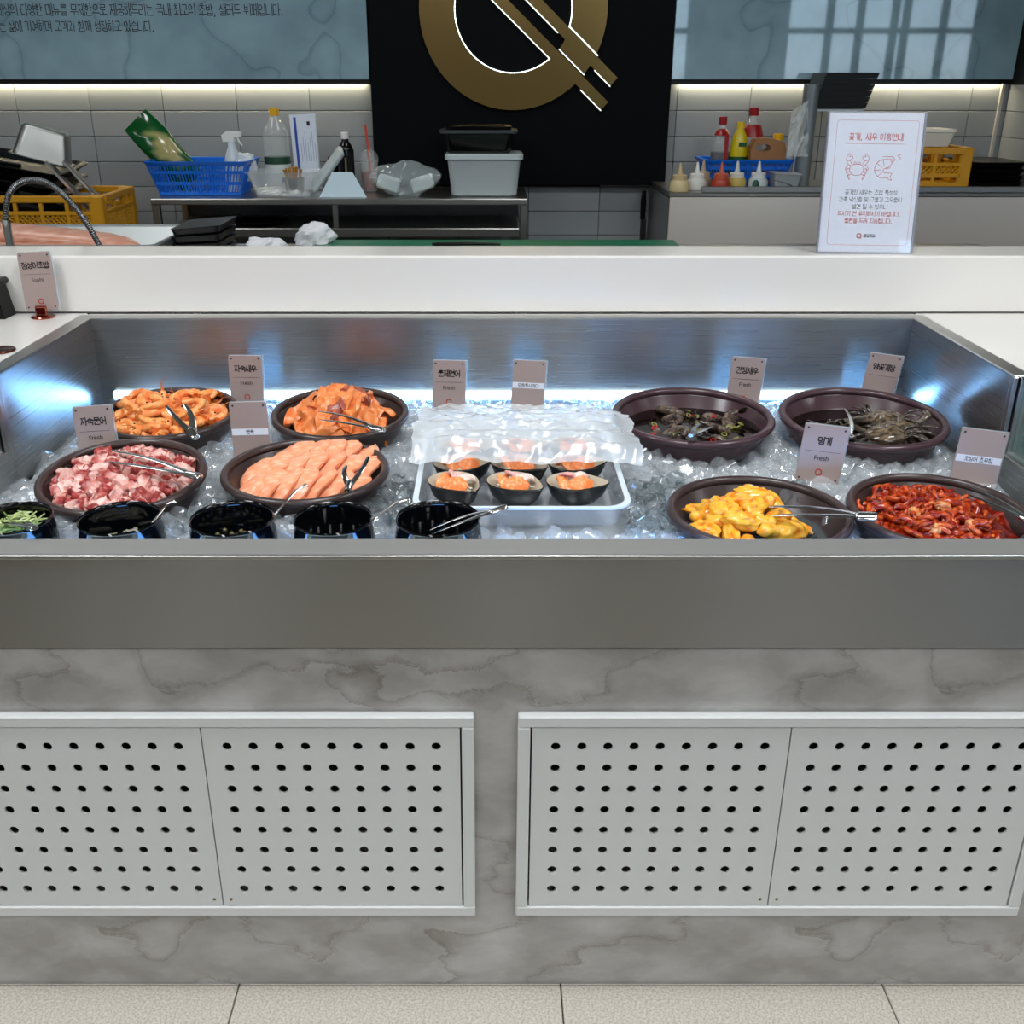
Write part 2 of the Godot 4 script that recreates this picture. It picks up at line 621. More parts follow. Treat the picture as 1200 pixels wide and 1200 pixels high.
	ft.uv1_scale = V(4.5, 4.5, 4.5)
	# unseen tiles past the first row, colour darkened so the steel front mirrors dark
	var fd := mt("floor_tile_darkened", Color(0.62, 0.61, 0.6), 0.38)
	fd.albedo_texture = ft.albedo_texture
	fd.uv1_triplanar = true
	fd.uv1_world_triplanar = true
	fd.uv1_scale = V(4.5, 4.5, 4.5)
	# fine horizontal brushing: streaks of rougher and smoother polish
	var br := brushed_tex(0.94, 1.0)
	for k in ["steel", "steel_front"]:
		var m: StandardMaterial3D = mats[k]
		m.uv1_triplanar = true
		m.uv1_world_triplanar = true
		m.uv1_scale = V(0.8, 2.6, 0.8)
		m.roughness_texture = br

func room() -> void:
	var plaster := mt("plaster", Color(0.72, 0.71, 0.69), 0.7)
	# floor of separate large tiles over a dark joint bed
	var fl := struct("floor", bx(V(14, 0.1, 12)), mt("grout_floor", Color(0.3, 0.28, 0.26), 0.9), V(0.5, -0.062, 0.6))
	var tile := bev(V(0.5905, 0.012, 0.5905), 0.0015)
	for i in range(-10, 12):
		for j in range(-5, 12):
			if j > 5 and absi(i) > 6: continue
			part("tile", tile, mats["floor_tile"] if j < 1 else mats["floor_tile_darkened"], fl, V(0.129 + 0.2965 + 0.593 * i, -0.006, ZF + 0.2965 + 0.593 * j) - fl.position)
	struct("ceiling", bx(V(14, 0.2, 12)), mt("ceiling_white", Color(0.75, 0.74, 0.72), 0.8), V(0.5, 2.91, 0.6))
	struct("wall_left", bx(V(0.2, 3, 11)), plaster, V(-6.1, 1.4, 0.9))
	struct("wall_right", bx(V(0.2, 3, 11)), plaster, V(7.3, 1.4, 0.9))
	# wall behind the visitor with its windows
	var z := 6.1
	var wf := MB.new()
	wf.box(V(0.6, 0.75, z), V(13.2, 1.5, 0.2))
	wf.box(V(0.6, 2.8, z), V(13.2, 0.1, 0.2))
	for s in [[-6.0, 2.2], [2.6, 3.9], [6.85, 7.2]]:
		wf.box(V((s[0] + s[1]) / 2, 2.1, z), V(s[1] - s[0], 1.3, 0.2))
	struct("wall_front", wf.commit(0), plaster)
	var n := 0
	for s in [[2.2, 2.6, []], [3.9, 6.85, [4.45, 4.85, 5.3, 5.45, 5.95, 6.4, 6.52]]]:
		n += 1
		var g := struct("window_%d" % n, bx(V(s[1] - s[0], 1.25, 0.012)), mt("pane", Color(0.85, 0.95, 0.97, 0.06), 0.02), V((s[0] + s[1]) / 2, 2.125, z))
		var fr := MB.new()
		for x in s[2]: fr.box(V(x - g.position.x, 0, 0), V(0.09, 1.25, 0.08), 0.004)
		fr.box(V(0, -0.03, 0), V(s[1] - s[0], 0.07, 0.08), 0.004)
		part("window_frame", fr.commit(30), mt("window_frame", Color(0.3, 0.36, 0.38), 0.5), g)

func counter() -> void:
	# stone faced body under the basin
	var o := thing("counter_base", "grey marble counter front below the steel ice basin", "counter", V(0, 0, ZF))
	# stone boards round the two vent openings, one wall each
	var st: Material = mats["marble"]
	for r in [[-2.5, 0.58, 2.5, 0.724], [-2.5, 0.0, 2.5, 0.2], [-2.5, 0.2, -0.898, 0.58], [-0.038, 0.2, 0.055, 0.58], [0.915, 0.2, 2.5, 0.58]]:
		part("front_panel", bx(V(r[2] - r[0], r[3] - r[1], 0.02)), st, o, V((r[0] + r[2]) / 2, (r[1] + r[3]) / 2, -0.012))
	# the closed machine space behind the vents
	var inn := mt("carcass_grey", Color(0.38, 0.38, 0.38), 0.7)
	part("carcass_back", bx(V(4.96, 0.68, 0.016)), inn, o, V(0, 0.345, -0.45))
	part("carcass_top", bx(V(4.96, 0.016, 0.43)), inn, o, V(0, 0.677, -0.235))
	for s in [-1, 1]: part("carcass_end", bx(V(0.016, 0.66, 0.43)), inn, o, V(s * 2.47, 0.335, -0.235))
	# raised worktops left and right of the basin
	for s in [[-1, XL - 0.03, "white worktop left of the basin under the sushi card", "white_worktop"], [1, XR + 0.03, "white worktop at the far side, beside the spicy squid end of the basin", "white_worktop"]]:
		var w := thing(s[3], s[2], "worktop", V(s[1] + s[0] * 0.75, 0.98, -2.165))
		part("slab", bev(V(1.5, 0.04, 0.55), 0.004), mats["white_solid"], w, V(0, 0.02, 0))
		part("cabinet", bx(V(1.5, 0.97, 0.5)), mt("cabinet_dark", Color(0.02, 0.025, 0.025), 0.3), w, V(0, -0.49, 0.0))
		# dark display well in front of it, behind the side glass
		var d := thing("display_well", "dark display well behind the side glass, " + ("by the octopus bowl" if s[0] < 0 else "by the spicy squid bowl"), "display case", V(s[1] + s[0] * 0.75, 0.725, -1.66))
		part("deck", bx(V(1.49, 0.02, 0.4)), mt("well_deck", Color(0.035, 0.04, 0.045), 0.25), d, V(0, 0.011, 0))
		part("front_lip", bev(V(1.49, 0.1, 0.02), 0.003), mats["steel_plain"], d, V(0, 0.071, 0.22))
	# ledge behind the basin
	var l := thing("white_ledge", "long white raised ledge behind the ice basin", "ledge", V(0, 1.02, -2.52))
	part("upstand", bev(V(5.2, 0.134, 0.158), 0.004), mats["white_solid"], l, V(0, 0.067, 0.0))
	var w := thing("back_rail", "narrow white strip between the basin and the raised ledge", "worktop", V(0, 0.98, -2.42))
	part("slab", bx(V(XR - XL + 0.058, 0.038, 0.04)), mats["white_solid"], w, V((XL + XR) / 2, 0.019, 0))

func basin() -> void:
	var st: Material = mats["steel"]
	var sp: Material = mats["steel_plain"]
	var o := thing("steel_basin", "deep brushed stainless steel basin filled with ice", "ice basin", V(0, 0.7, -1.9))
	var off := V(0, -0.7, 1.9)
	var fo := thing("steel_fascia", "long brushed steel front panel with a flat lip above the marble", "steel panel", V(0, 0.721, ZF))
	part("panel", wavy_sheet(), mats["steel_front"], fo, V(0, 0.0765, 0.01))
	part("lip", bx(V(5.0, 0.005, 0.055)), mats["steel_lip"], fo, V(0, 0.1585, -0.0175))
	part("lip_nose", MB.new().tube([V(-2.5, 0.1565, 0.0095), V(2.5, 0.1565, 0.0095)], 0.004, 10).commit(60), sp, fo)
	var xm := (XL + XR) / 2
	var w := XR - XL
	part("front_wall", bx(V(w, 0.17, 0.006)), st, o, V(xm, 0.79, -1.442) + off)
	part("back_wall", bx(V(w, 0.32, 0.008)), st, o, V(xm, 0.86, -2.368) + off)
	part("basin_floor", bx(V(w, 0.01, 0.93)), sp, o, V(xm, 0.701, -1.905) + off)
	for s in [-1, 1]:
		var x: float = XL if s < 0 else XR
		part("side_wall", bx(V(0.008, 0.32, 0.49)), st, o, V(x + s * 0.004, 0.86, -2.122) + off)
		part("side_wall", bx(V(0.008, 0.165, 0.44)), st, o, V(x + s * 0.004, 0.7825, -1.66) + off)
		part("side_rim", bev(V(0.036, 0.007, 0.52), 0.002), sp, o, V(x + s * 0.018, 1.021, -2.128) + off)
		var p := MB.new()
		for k in 3: p.box(V(x + s * (0.004 + 0.011 * k), 0.94, -1.872 + 0.006 * (k % 2)), V(0.009, 0.165, 0.018), 0.002)
		p.box(V(x + s * 0.016, 0.94, -1.882), V(0.034, 0.16, 0.012), 0.001)
		part("corner_post", p.commit(30), sp, o, off)
		part("glass_rail", bev(V(0.024, 0.014, 0.44), 0.002), sp, o, V(x + s * 0.013, 0.868, -1.648) + off)
		var g := thing("side_glass", "clear glass side screen on the basin rail, " + ("octopus end" if s < 0 else "spicy squid end"), "glass panel", V(x + s * 0.016, 0.875, -1.65))
		part("pane", bx(V(0.008, 0.145, 0.42)), mt("glass_side", Color(0.8, 0.93, 0.9, 0.12), 0.02), g, V(0, 0.0725, 0))
		part("edge_trim", bx(V(0.009, 0.004, 0.42)), mt("glass_edge", Color(0.1, 0.2, 0.19), 0.1), g, V(0, 0.147, 0))
	part("back_rim", bev(V(w + 0.072, 0.007, 0.034), 0.002), sp, o, V(xm, 1.021, -2.383) + off)
	# light bars at the foot of the walls
	var a := thing("light_strip", "cold white light strip along the foot of the basin's back wall", "light strip", V(xm, 0.842, -2.36))
	part("diffuser", bev(V(w - 0.06, 0.02, 0.012), 0.004), mats["led_cold"], a, V(0, 0, 0.003))
	part("housing", bx(V(w - 0.04, 0.006, 0.02)), sp, a, V(0, -0.013, 0.004))
	strip_light(a, V(0, 0, 0.011), Vector2(w - 0.06, 0.018), V(0, PI, 0), 0.3, Color(0.42, 0.7, 1.0))
	var b := thing("light_strip", "cold light strip hidden under the front lip of the basin", "light strip", V(xm, 0.862, -1.452))
	part("diffuser", bev(V(w - 0.06, 0.014, 0.01), 0.003), mats["led_cold"], b)
	strip_light(b, V(0, 0, -0.007), Vector2(w - 0.06, 0.012), V(0, 0, 0), 0.13, Color(0.36, 0.64, 1.0))

# the hand worn front sheet: shallow dents, five metres long
func wavy_sheet() -> ArrayMesh:
	var st := SurfaceTool.new()
	st.begin(Mesh.PRIMITIVE_TRIANGLES)
	var nx := 250
	var ny := 10
	var fz := FastNoiseLite.new()
	fz.seed = 4
	fz.frequency = 1.0
	fz.fractal_octaves = 2
	for j in ny + 1:
		for i in nx + 1:
			var x := -2.5 + 5.0 * i / nx
			var y := -0.0765 + 0.153 * j / ny
			st.set_uv(Vector2(x, -y))
			st.add_vertex(V(x, y, 0.0011 * fz.get_noise_2d(x * 3.2, y * 4.0)))
	for j in ny:
		for i in nx:
			var a := j * (nx + 1) + i
			for k in [a, a + nx + 1, a + 1, a + 1, a + nx + 1, a + nx + 2]: st.add_index(k)
	# folded edges back to the counter
	st.generate_normals()
	return st.commit()

# a sheet w by h with nx by ny round holes, front at z 0, centre at the origin
func perforated(w: float, h: float, nx: int, ny: int, pitch: float, d: float, th: float, shift := Vector2.ZERO) -> ArrayMesh:
	var m := MB.new()
	var n := 16
	var hw := nx * pitch / 2
	var hh := ny * pitch / 2
	for i in nx:
		for j in ny:
			var o := Vector2(-hw + pitch * (i + 0.5), -hh + pitch * (j + 0.5)) + shift
			var sq := []; var ci := []; var cb := []
			for k in n:
				var a := TAU * k / n
				var di := Vector2(cos(a), sin(a))
				var q := di * (pitch / 2 / maxf(absf(di.x), absf(di.y)))
				sq.append(m.vert(V(o.x + q.x, o.y + q.y, 0)))
				ci.append(m.vert(V(o.x + di.x * d / 2, o.y + di.y * d / 2, 0)))
				cb.append(m.vert(V(o.x + di.x * d / 2, o.y + di.y * d / 2, -th)))
			for k in n:
				var k2 := (k + 1) % n
				m.quad(sq[k], ci[k], ci[k2], sq[k2])
				m.quad(ci[k], cb[k], cb[k2], ci[k2])
	var x0 := -w / 2; var x1 := w / 2; var y0 := -h / 2; var y1 := h / 2
	var gx0 := -hw + shift.x; var gx1 := hw + shift.x; var gy0 := -hh + shift.y; var gy1 := hh + shift.y
	for r in [[x0, y0, gx0, y1], [gx1, y0, x1, y1], [gx0, y0, gx1, gy0], [gx0, gy1, gx1, y1]]:
		m.quad(m.vert(V(r[0], r[3], 0)), m.vert(V(r[2], r[3], 0)), m.vert(V(r[2], r[1], 0)), m.vert(V(r[0], r[1], 0)))
	var bd := [V(x0, y0, 0), V(x1, y0, 0), V(x1, y1, 0), V(x0, y1, 0)]
	for k in 4:
		var a: Vector3 = bd[k]; var b: Vector3 = bd[(k + 1) % 4]
		m.quad(m.vert(a), m.vert(b), m.vert(b - V(0, 0, th)), m.vert(a - V(0, 0, th)))
	return m.commit(20)

func vents() -> void:
	var wp: Material = mats["painted_white"]
	var door := perforated(0.417, 0.369, 9, 8, 0.0425, 0.0156, 0.004)
	for s in [[-0.468, "white perforated vent cover below the octopus and salmon bowls"], [0.485, "white perforated vent cover below the sea squirt and squid bowls"]]:
		var o := thing("vent_cover", s[1], "vent cover", V(s[0], 0.39, ZF))
		var fr := MB.new()
		fr.box(V(0, 0.1975, 0.009), V(0.882, 0.021, 0.018), 0.002)
		fr.box(V(0, -0.1975, 0.009), V(0.882, 0.021, 0.018), 0.002)
		for e in [-1, 1]: fr.box(V(e * 0.431, 0, 0.009), V(0.02, 0.374, 0.018), 0.002)
		part("frame", fr.commit(30), wp, o)
		for e in [-1, 1]:
			var dd := part("door", door, wp, o, V(e * 0.2095, 0, 0.0145))
			part("lock_rivet", MB.new().ball(Vector3.ZERO, V(0.003, 0.003, 0.0015), 8, 6).commit(60), mt("brass", Color(0.5, 0.4, 0.2), 0.4, 1.0), dd, V(0.195 if e < 0 else -0.195, -0.172, 0.0))

func kitchen_wall() -> void:
	var wb := struct("wall_back", bx(V(13.2, 3.0, 0.2)), mats["grout"], V(0.6, 1.4, ZW - 0.1 - 0.006))
	var tile := bev(V(0.2955, 0.0965, 0.01), 0.0018)
	for j in 8:
		for i in range(-9, 14):
			var x := -1.626 + 0.2975 * (i - 0.5)
			if x > 2.1: continue
			if x > -0.3 and x < 0.55 and j < 4: continue
			var y := 1.462 - 0.0985 * j
			part("tile", tile, mats["wall_tile%d" % posmod(i * 7 + j * 3 + i * j, 3)], wb, V(x, y, ZW - 0.003) - wb.position)
	# return wall at the kitchen's far side
	var wr := struct("wall_kitchen", bx(V(0.15, 3.0, 0.6)), mats["grout"], V(2.095 + 0.08, 1.4, -4.17))
	var tile2 := bev(V(0.01, 0.0965, 0.2955), 0.0018)
	for j in 8:
		for i in 2: part("tile", tile2, mats["wall_tile%d" % ((i + j) % 3)], wr, V(2.095, 1.462 - 0.0985 * j, ZW + 0.005 + 0.2975 * (i + 0.5)) - wr.position)
	part("corner_trim", bx(V(0.012, 1.6, 0.012)), mt("trim_pale", Color(0.7, 0.69, 0.66), 0.4), wr, V(2.062, 0.8, ZW + 0.008) - wr.position)
	# glazed menu panels
	var pa := thing("menu_panel", "pale marble wall panel, mirrored blue daylight painted in, with two lines of Korean print", "wall panel", V(-1.9, 1.515, -4.42))
	var pb := thing("menu_panel", "glazed wall panel mirroring the windows, blue daylight painted in, above the red capped bottles", "wall panel", V(1.39, 1.515, -4.42))
	var k := 0
	for p in [pa, pb]:
		var w := 2.85 if k == 0 else 1.35
		var xo := 0.0
		if k == 0:
			part("glazed_board", bev(V(1.92, 1.2, 0.05), 0.002), mats["panel_marble"], p, V(0.46, 0.615, 0))
			part("glazed_board", bev(V(1.2, 1.2, 0.05), 0.002), mats["panel_marble"], p, V(-1.102, 0.615, 0))
		else: part("glazed_board", bev(V(w, 1.2, 0.05), 0.002), mats["panel_marble"], p, V(0, 0.615, 0))
		part("bottom_trim", bx(V(w if k == 1 else 3.1, 0.015, 0.054)), mats["black_plastic"], p, V(0.0 if k == 1 else -0.13, 0.0075, 0.001))
		k += 1
	var tx := MB.new()
	hangul(tx, "세상의 다양한 메뉴를 무제한으로 제공해드리는 국내 최고의 초밥, 샐러드 뷔페입니다.", 0.04, Vector2(-0.01, 0.243), 0.075, 0.7, false, 0.78)
	hangul(tx, "있는 삶에 기여하며 고객과 함께 성장하고 있습니다.", 0.0375, Vector2(-0.035, 0.187), 0.075, 0.7, false, 0.78)
	part("lettering", tx.commit(0), mt("ink_panel", Color(0.1, 0.13, 0.16), 0.5), pa, V(0, 0, 0.0256))
	# light strips under the panels
	for s in [[-1.75, 2.5, "warm light strip under the panel with the Korean print"], [1.4, 1.3, "warm light strip under the panel above the red capped bottles"]]:
		var o := thing("light_strip", s[2], "light strip", V(s[0], 1.524, -4.457))
		part("diffuser", bx(V(s[1], 0.006, 0.012)), mats["led_warm"], o)
		strip_light(o, V(0, -0.005, 0), Vector2(s[1], 0.01), V(-PI / 2, 0, 0), 0.19 * s[1], Color(1.0, 0.93, 0.78))
	# black panel with the ring emblem
	var b := thing("logo_panel", "black wall panel with a large golden ring emblem", "wall panel", V(0.12, 1.13, -4.425))
	part("board", bev(V(1.19, 1.6, 0.06), 0.002), mats["black_panel"], b, V(0, 0.8, 0))
	emblem()

func emblem() -> void:
	var o := thing("ring_emblem", "golden ring emblem with two slanted bars and white lit edges", "emblem", V(0.087, 1.78, -4.393))
	var R := 0.362
	var r := 0.228
	var c := PackedVector2Array()
	for i in 65:
		var a := PI * 0.55 + (TAU - 0.02) * i / 64.0
		c.append(Vector2(cos(a), sin(a)) * R)
	for i in 65:
		var a := PI * 0.55 + (TAU - 0.02) * (64 - i) / 64.0
		c.append(Vector2(cos(a), sin(a)) * r)
	# bars in the panel's own metres, from the emblem's centre
	var d := Vector2(0.74, -0.672).normalized()
	var n := Vector2(-d.y, d.x)
	if n.y < 0: n = -n
	var a0 := Vector2(-0.085, 0.035)
	var wA := 0.04
	var bar_a := PackedVector2Array([a0, a0 + d * 0.59, a0 + d * 0.59 + n * wA, a0 + n * wA])
	var off := wA + 0.048
	var b0 := a0 + n * off - d * 0.2
	var bar_b := PackedVector2Array([b0, b0 + d * 0.755, b0 + d * 0.755 + n * wA, b0 + n * wA])
	var far := 2.0
	var low := PackedVector2Array([a0 - d * far + n * wA, a0 + d * far + n * wA, a0 + d * far - n * far, a0 - d * far - n * far])
	var up := PackedVector2Array([a0 - d * far + n * (off + wA + 0.006), a0 + d * far + n * (off + wA + 0.006), a0 + d * far + n * far, a0 - d * far + n * far])
	var mid := PackedVector2Array([a0 + n * (wA + 0.01), a0 + d * far + n * (wA + 0.01), a0 + d * far + n * (off + wA), a0 + n * (off + wA)])
	var gold: Material = mats["gold"]
	var k := 0
	for spec in [[low, bar_a], [mid, bar_b], [up, null]]:
		var cut := Geometry2D.intersect_polygons(c, spec[0])
		if spec[1] != null:
			var res := cut
			var acc: PackedVector2Array = spec[1]
			var rest := []
			for q in res:
				var mg := Geometry2D.merge_polygons(acc, q)
				if mg.size() == 1: acc = mg[0]
				else: rest.append(q)
			cut = [acc]
			if k == 0:
				for q in rest: cut.append(q)
		for q in cut:
			if q.size() < 3: continue
			part("ring" if k != 1 else "bar", MB.new().prism(q, 0.0, 0.022).commit(25), gold, o)
		k += 1
	# lit edges behind the letter
	var e := MB.new()
	var inner := []
	for i in 41:
		var a := lerpf(PI * 0.95, PI * 1.72, i / 40.0)
		inner.append(Vector2(cos(a), sin(a)) * (r - 0.002))
	e.stroke(inner, 0.0045, 0.018)
	var inner2 := []
	for i in 13:
		var a := lerpf(-0.4, 0.15, i / 12.0)
		inner2.append(Vector2(cos(a), sin(a)) * (r - 0.002))
	e.stroke(inner2, 0.0045, 0.018)
	e.stroke([a0 - n * 0.002, a0 + d * 0.335 - n * 0.002], 0.004, 0.018)
	e.stroke([a0 + d * 0.48 - n * 0.002, a0 + d * 0.59 - n * 0.002], 0.004, 0.018)
	e.stroke([b0 - n * 0.002, b0 + d * 0.47 - n * 0.002], 0.004, 0.018)
	e.stroke([a0 + d * 0.315 + n * (wA + 0.007), a0 + d * 0.45 + n * (wA + 0.007)], 0.004, 0.018)
	e.stroke([a0 + d * 0.47 + n * (off - 0.002), b0 + d * 0.755 - n * 0.002], 0.004, 0.018)
	e.stroke([a0 + d * 0.29 + n * (off + wA + 0.004), a0 + d * 0.44 + n * (off + wA + 0.004)], 0.005, 0.023)
	var ed := part("lit_edge", e.commit(0), mats["halo"], o)
	ed.set_meta("label", "thin white lit edge")

# ---------------------------------------------------------------- food
const BOWLS := {   # rim centre, rim radius, tilt towards the visitor in degrees
	"shrimp": [Vector3(-0.687, 0.885, -2.094), 0.147, 4.5],
	"smoked": [Vector3(-0.321, 0.885, -2.093), 0.147, 4.5],
	"octopus": [Vector3(-0.673, 0.874, -1.748), 0.152, 6.5],
	"slices": [Vector3(-0.344, 0.872, -1.783), 0.156, 2.0],
	"soy": [Vector3(0.427, 0.885, -2.075), 0.171, 3.0],
	"crab": [Vector3(0.783, 0.885, -2.062), 0.173, 4.0],
	"squirt": [Vector3(0.457, 0.862, -1.608), 0.156, 1.0],
	"squid": [Vector3(0.766, 0.862, -1.612), 0.152, 3.0],
}
const DP := 0.085
var bowl_at := {}

func lin(c: Color) -> Color:
	return c.srgb_to_linear()

func hsh(a: float, b: float, c: float) -> float:
	return fposmod(sin(a * 127.1 + b * 311.7 + c * 74.7) * 43758.5453, 1.0)

var fnz: FastNoiseLite
func nz(p: Vector3, f: float) -> float:
	return fnz.get_noise_3dv(p * f)

func food_mats() -> void:
	fnz = FastNoiseLite.new()
	fnz.seed = 5
	fnz.frequency = 1.0
	fnz.fractal_octaves = 3
	mt("bowl_clay", Color(0.235, 0.185, 0.18), 0.28)
	mt("bowl_plum", Color(0.27, 0.19, 0.215), 0.24)
	var vc := {"vertex_color_use_as_albedo": true}
	mt("moist", Color.WHITE, 0.3, 0.0, vc)
	mt("glossy", Color.WHITE, 0.14, 0.0, vc)
	mt("eye", Color(0.02, 0.015, 0.015), 0.15)
	mt("soy_liquid", Color(0.055, 0.028, 0.022), 0.03)
	mt("dark_sauce", Color(0.012, 0.013, 0.02), 0.05)

func make_bowl(key: String, label: String, m: Material) -> Node3D:
	var d: Array = BOWLS[key]
	var R: float = d[1]
	var o := thing("serving_bowl", label, "bowl", Vector3.ZERO, "round serving bowls set in the ice")
	var b := Basis(Vector3.RIGHT, deg_to_rad(d[2]))
	o.transform = Transform3D(b, d[0] - b * V(0, DP, 0))
	var p := []
	for q in [[0.0, 0.0], [0.56, 0.0], [0.62, 0.004], [0.76, 0.02], [0.87, 0.043], [0.935, DP - 0.014], [0.93, DP - 0.012], [0.9, DP - 0.014], [0.83, 0.047], [0.71, 0.026], [0.5, 0.013], [0.0, 0.011]]:
		p.append(Vector2(maxf(q[0] * R, 0.0005), q[1]))
	part("body", MB.new().lathe(p, 56, true, true).commit(50), m, o)
	var r := []
	for i in 13:
		var a := TAU * i / 12.0
		r.append(Vector2(R * 0.948 + cos(a) * R * 0.052, DP - 0.007 + sin(a) * 0.0085))
	part("rim", MB.new().lathe(r, 64).commit(60), m, o)
	bowl_at[key] = o.transform
	return o

# spots of a heap inside a bowl: [place, share of the radius]
func heap(n: int, rad: float, y0: float, rise: float, sd: int) -> Array:
	var a := []
	var r := RandomNumberGenerator.new()
	r.seed = sd
	for i in n:
		var q := sqrt((i + 0.5) / n)
		var an := i * 2.39996 + r.randf_range(-0.2, 0.2)
		var y := y0 + rise * (1.0 - q * q) + r.randf_range(-0.004, 0.004)
		a.append([V(cos(an) * q * rad, y, sin(an) * q * rad), q, r.randf()])
	return a

# where in its heap a piece lies, in words
func zone(q: Vector3, rad: float) -> String:
	var u := Vector2(q.x, q.z) / rad
	if u.length() < 0.45: return "on top of the heap"
	if absf(u.x) > absf(u.y): return "on the outer side of the heap" if u.x * bowl_side > 0.0 else "on the inner side of the heap"
	return "at the back of the heap" if u.y < 0.0 else "at the front of the heap"
var bowl_side := 1.0

func set_in(o: Node3D, key: String, at: Vector3, b: Basis) -> void:
	var t: Transform3D = bowl_at[key]
	o.transform = Transform3D(t.basis * b, t * at)

func shrimp_meshes(curl: float, c1: Color, c2: Color) -> Dictionary:
	var m := MB.new()
	var path := []
	var rad := []
	var n := 20
	for i in n:
		var u := float(i) / (n - 1)
		var a := lerpf(-0.35, curl, u)
		var rr := lerpf(0.03, 0.019, u)
		path.append(V(cos(a) * rr - 0.02, 0.0, sin(a) * rr))
		var w := lerpf(0.0115, 0.0045, pow(u, 1.3))
		if u < 0.28: w *= lerpf(0.35, 1.1, sqrt(u / 0.28))
		w *= 1.0 + (0.12 if i % 3 == 0 and u > 0.25 else 0.0)
		rad.append(w)
	m.tube(path, rad, 10, 0.85)
	var body := m.tint(func(p): return lin(c1.lerp(c2, clampf(0.45 + nz(p, 90.0) * 1.1, 0, 1)))).commit(60, true)
	var tail := MB.new()
	var e: Vector3 = path[n - 1]
	var dir: Vector3 = (path[n - 1] - path[n - 3]).normalized()
	var sd := dir.cross(Vector3.UP).normalized()
	for k in [-1, 0, 1]:
		var dd: Vector3 = (dir + V(0, 0.6 * k, 0) + sd * 0.15 * k).normalized()
		tail.tube([e, e + dd * 0.01, e + dd * 0.018], [0.002, 0.0045, 0.0015], 6, 0.3, sd)
	tail.tint(func(p): return lin(c1.darkened(0.1)))
	var legs := MB.new()
	for i in range(4, 15, 2):
		var q: Vector3 = path[i]
		var ctr := V(-0.02, 0, 0)
		var inn := (ctr - q).normalized()
		legs.tube([q + inn * 0.006, q + inn * 0.013 + V(0, 0.003, 0), q + inn * 0.016 + V(0, -0.002, 0)], [0.0013, 0.001, 0.0005], 4)
	legs.tint(func(p): return lin(c1.lightened(0.15)))
	var horn := MB.new()
	var h: Vector3 = path[0]
	var hd: Vector3 = (path[0] - path[2]).normalized()
	horn.tube([h - hd * 0.004, h + hd * 0.012, h + hd * 0.02 + V(0, 0.003, 0)], [0.004, 0.0018, 0.0005], 6)
	horn.tube([h, h + hd * 0.02 + V(0.004, 0.006, 0), h + hd * 0.03 + V(0.016, 0.004, 0)], 0.0006, 4)
	horn.tint(func(p): return lin(c1.darkened(0.15)))
	return {"body": body, "tail": tail.commit(50, true), "legs": legs.commit(50, true), "horn": horn.commit(50, true), "eye": MB.new().ball(Vector3.ZERO, V(0.0024, 0.0024, 0.0024), 8, 6).commit(60), "eyes": [path[2] + V(0, 0.0062, 0) + hd * 0.002, path[2] + V(0, -0.0062, 0) + hd * 0.002]}

func shrimp(d: Dictionary, label: String, group: String, m: Material) -> Node3D:
	var o := thing("shrimp", label, "shrimp", Vector3.ZERO, group)
	part("body", d["body"], m, o)
	part("tail_fan", d["tail"], m, o)
	part("legs", d["legs"], m, o)
	part("rostrum", d["horn"], m, o)
	for e in d["eyes"]: part("eye", d["eye"], mats["eye"], o, e)
	return o

# a lumpy piece: superellipsoid with noise
func lump(s: Vector3, boxy: float, amp: float, f: float, sd: int, n := 14, mm := 9) -> MB:
	var m := MB.new()
	m.ball(Vector3.ZERO, Vector3.ONE, n, mm)
	for i in m.v.size():
		var p := m.v[i]
		var q := V(signf(p.x) * pow(absf(p.x), boxy), signf(p.y) * pow(absf(p.y), boxy), signf(p.z) * pow(absf(p.z), boxy))
		q *= 1.0 + amp * nz(p + V(sd * 3.7, 0, 0), f)
		m.v[i] = q * s
	return m

func slab(l: float, w: float, th: float, bend: float, ripple: float, sd: int, c1: Color, c2: Color, stripe: float, edge: Color) -> ArrayMesh:
	var nu := 15
	var nv := 7
	var rows := []
	for i in nu:
		var u := float(i) / (nu - 1) * 2.0 - 1.0
		var row := PackedVector3Array()
		var wu := w * 0.5 * sqrt(maxf(0.02, 1.0 - pow(absf(u), 3.0))) * (1.0 + 0.12 * nz(V(u * 1.2, sd * 5.0, 0), 1.0))
		for j in nv * 2:
			var top := j < nv
			var v := (float(j) / (nv - 1) if top else 1.0 - float(j - nv) / (nv - 1)) * 2.0 - 1.0
			var y := -bend * u * u + ripple * nz(V(u * 1.3, v * 0.9, sd * 2.3), 1.0) + ripple * 0.5 * sin(v * 2.2 + sd)
			var tt := th * 0.5 * (1.0 - 0.5 * v * v)
			row.append(V(u * l * 0.5, y + (tt if top else -tt), v * wu))
		rows.append(row)
	var m := MB.new().skin(rows, true, true, true)
	var k := 0
	m.tint(func(p):
		var s := sin((p.x * 0.75 + p.z * 0.9 + 0.004 * nz(p + V(sd, 0, 0), 60.0)) * stripe)
		var a := c1.lerp(c2, smoothstep(0.55, 0.95, s) * 0.7 + 0.18 * nz(p, 70.0) + 0.1)
		var r := absf(p.z) / (w * 0.5)
		return lin(a.lerp(edge, smoothstep(0.8, 1.0, r) * 0.5)))
	return m.commit(60, true)

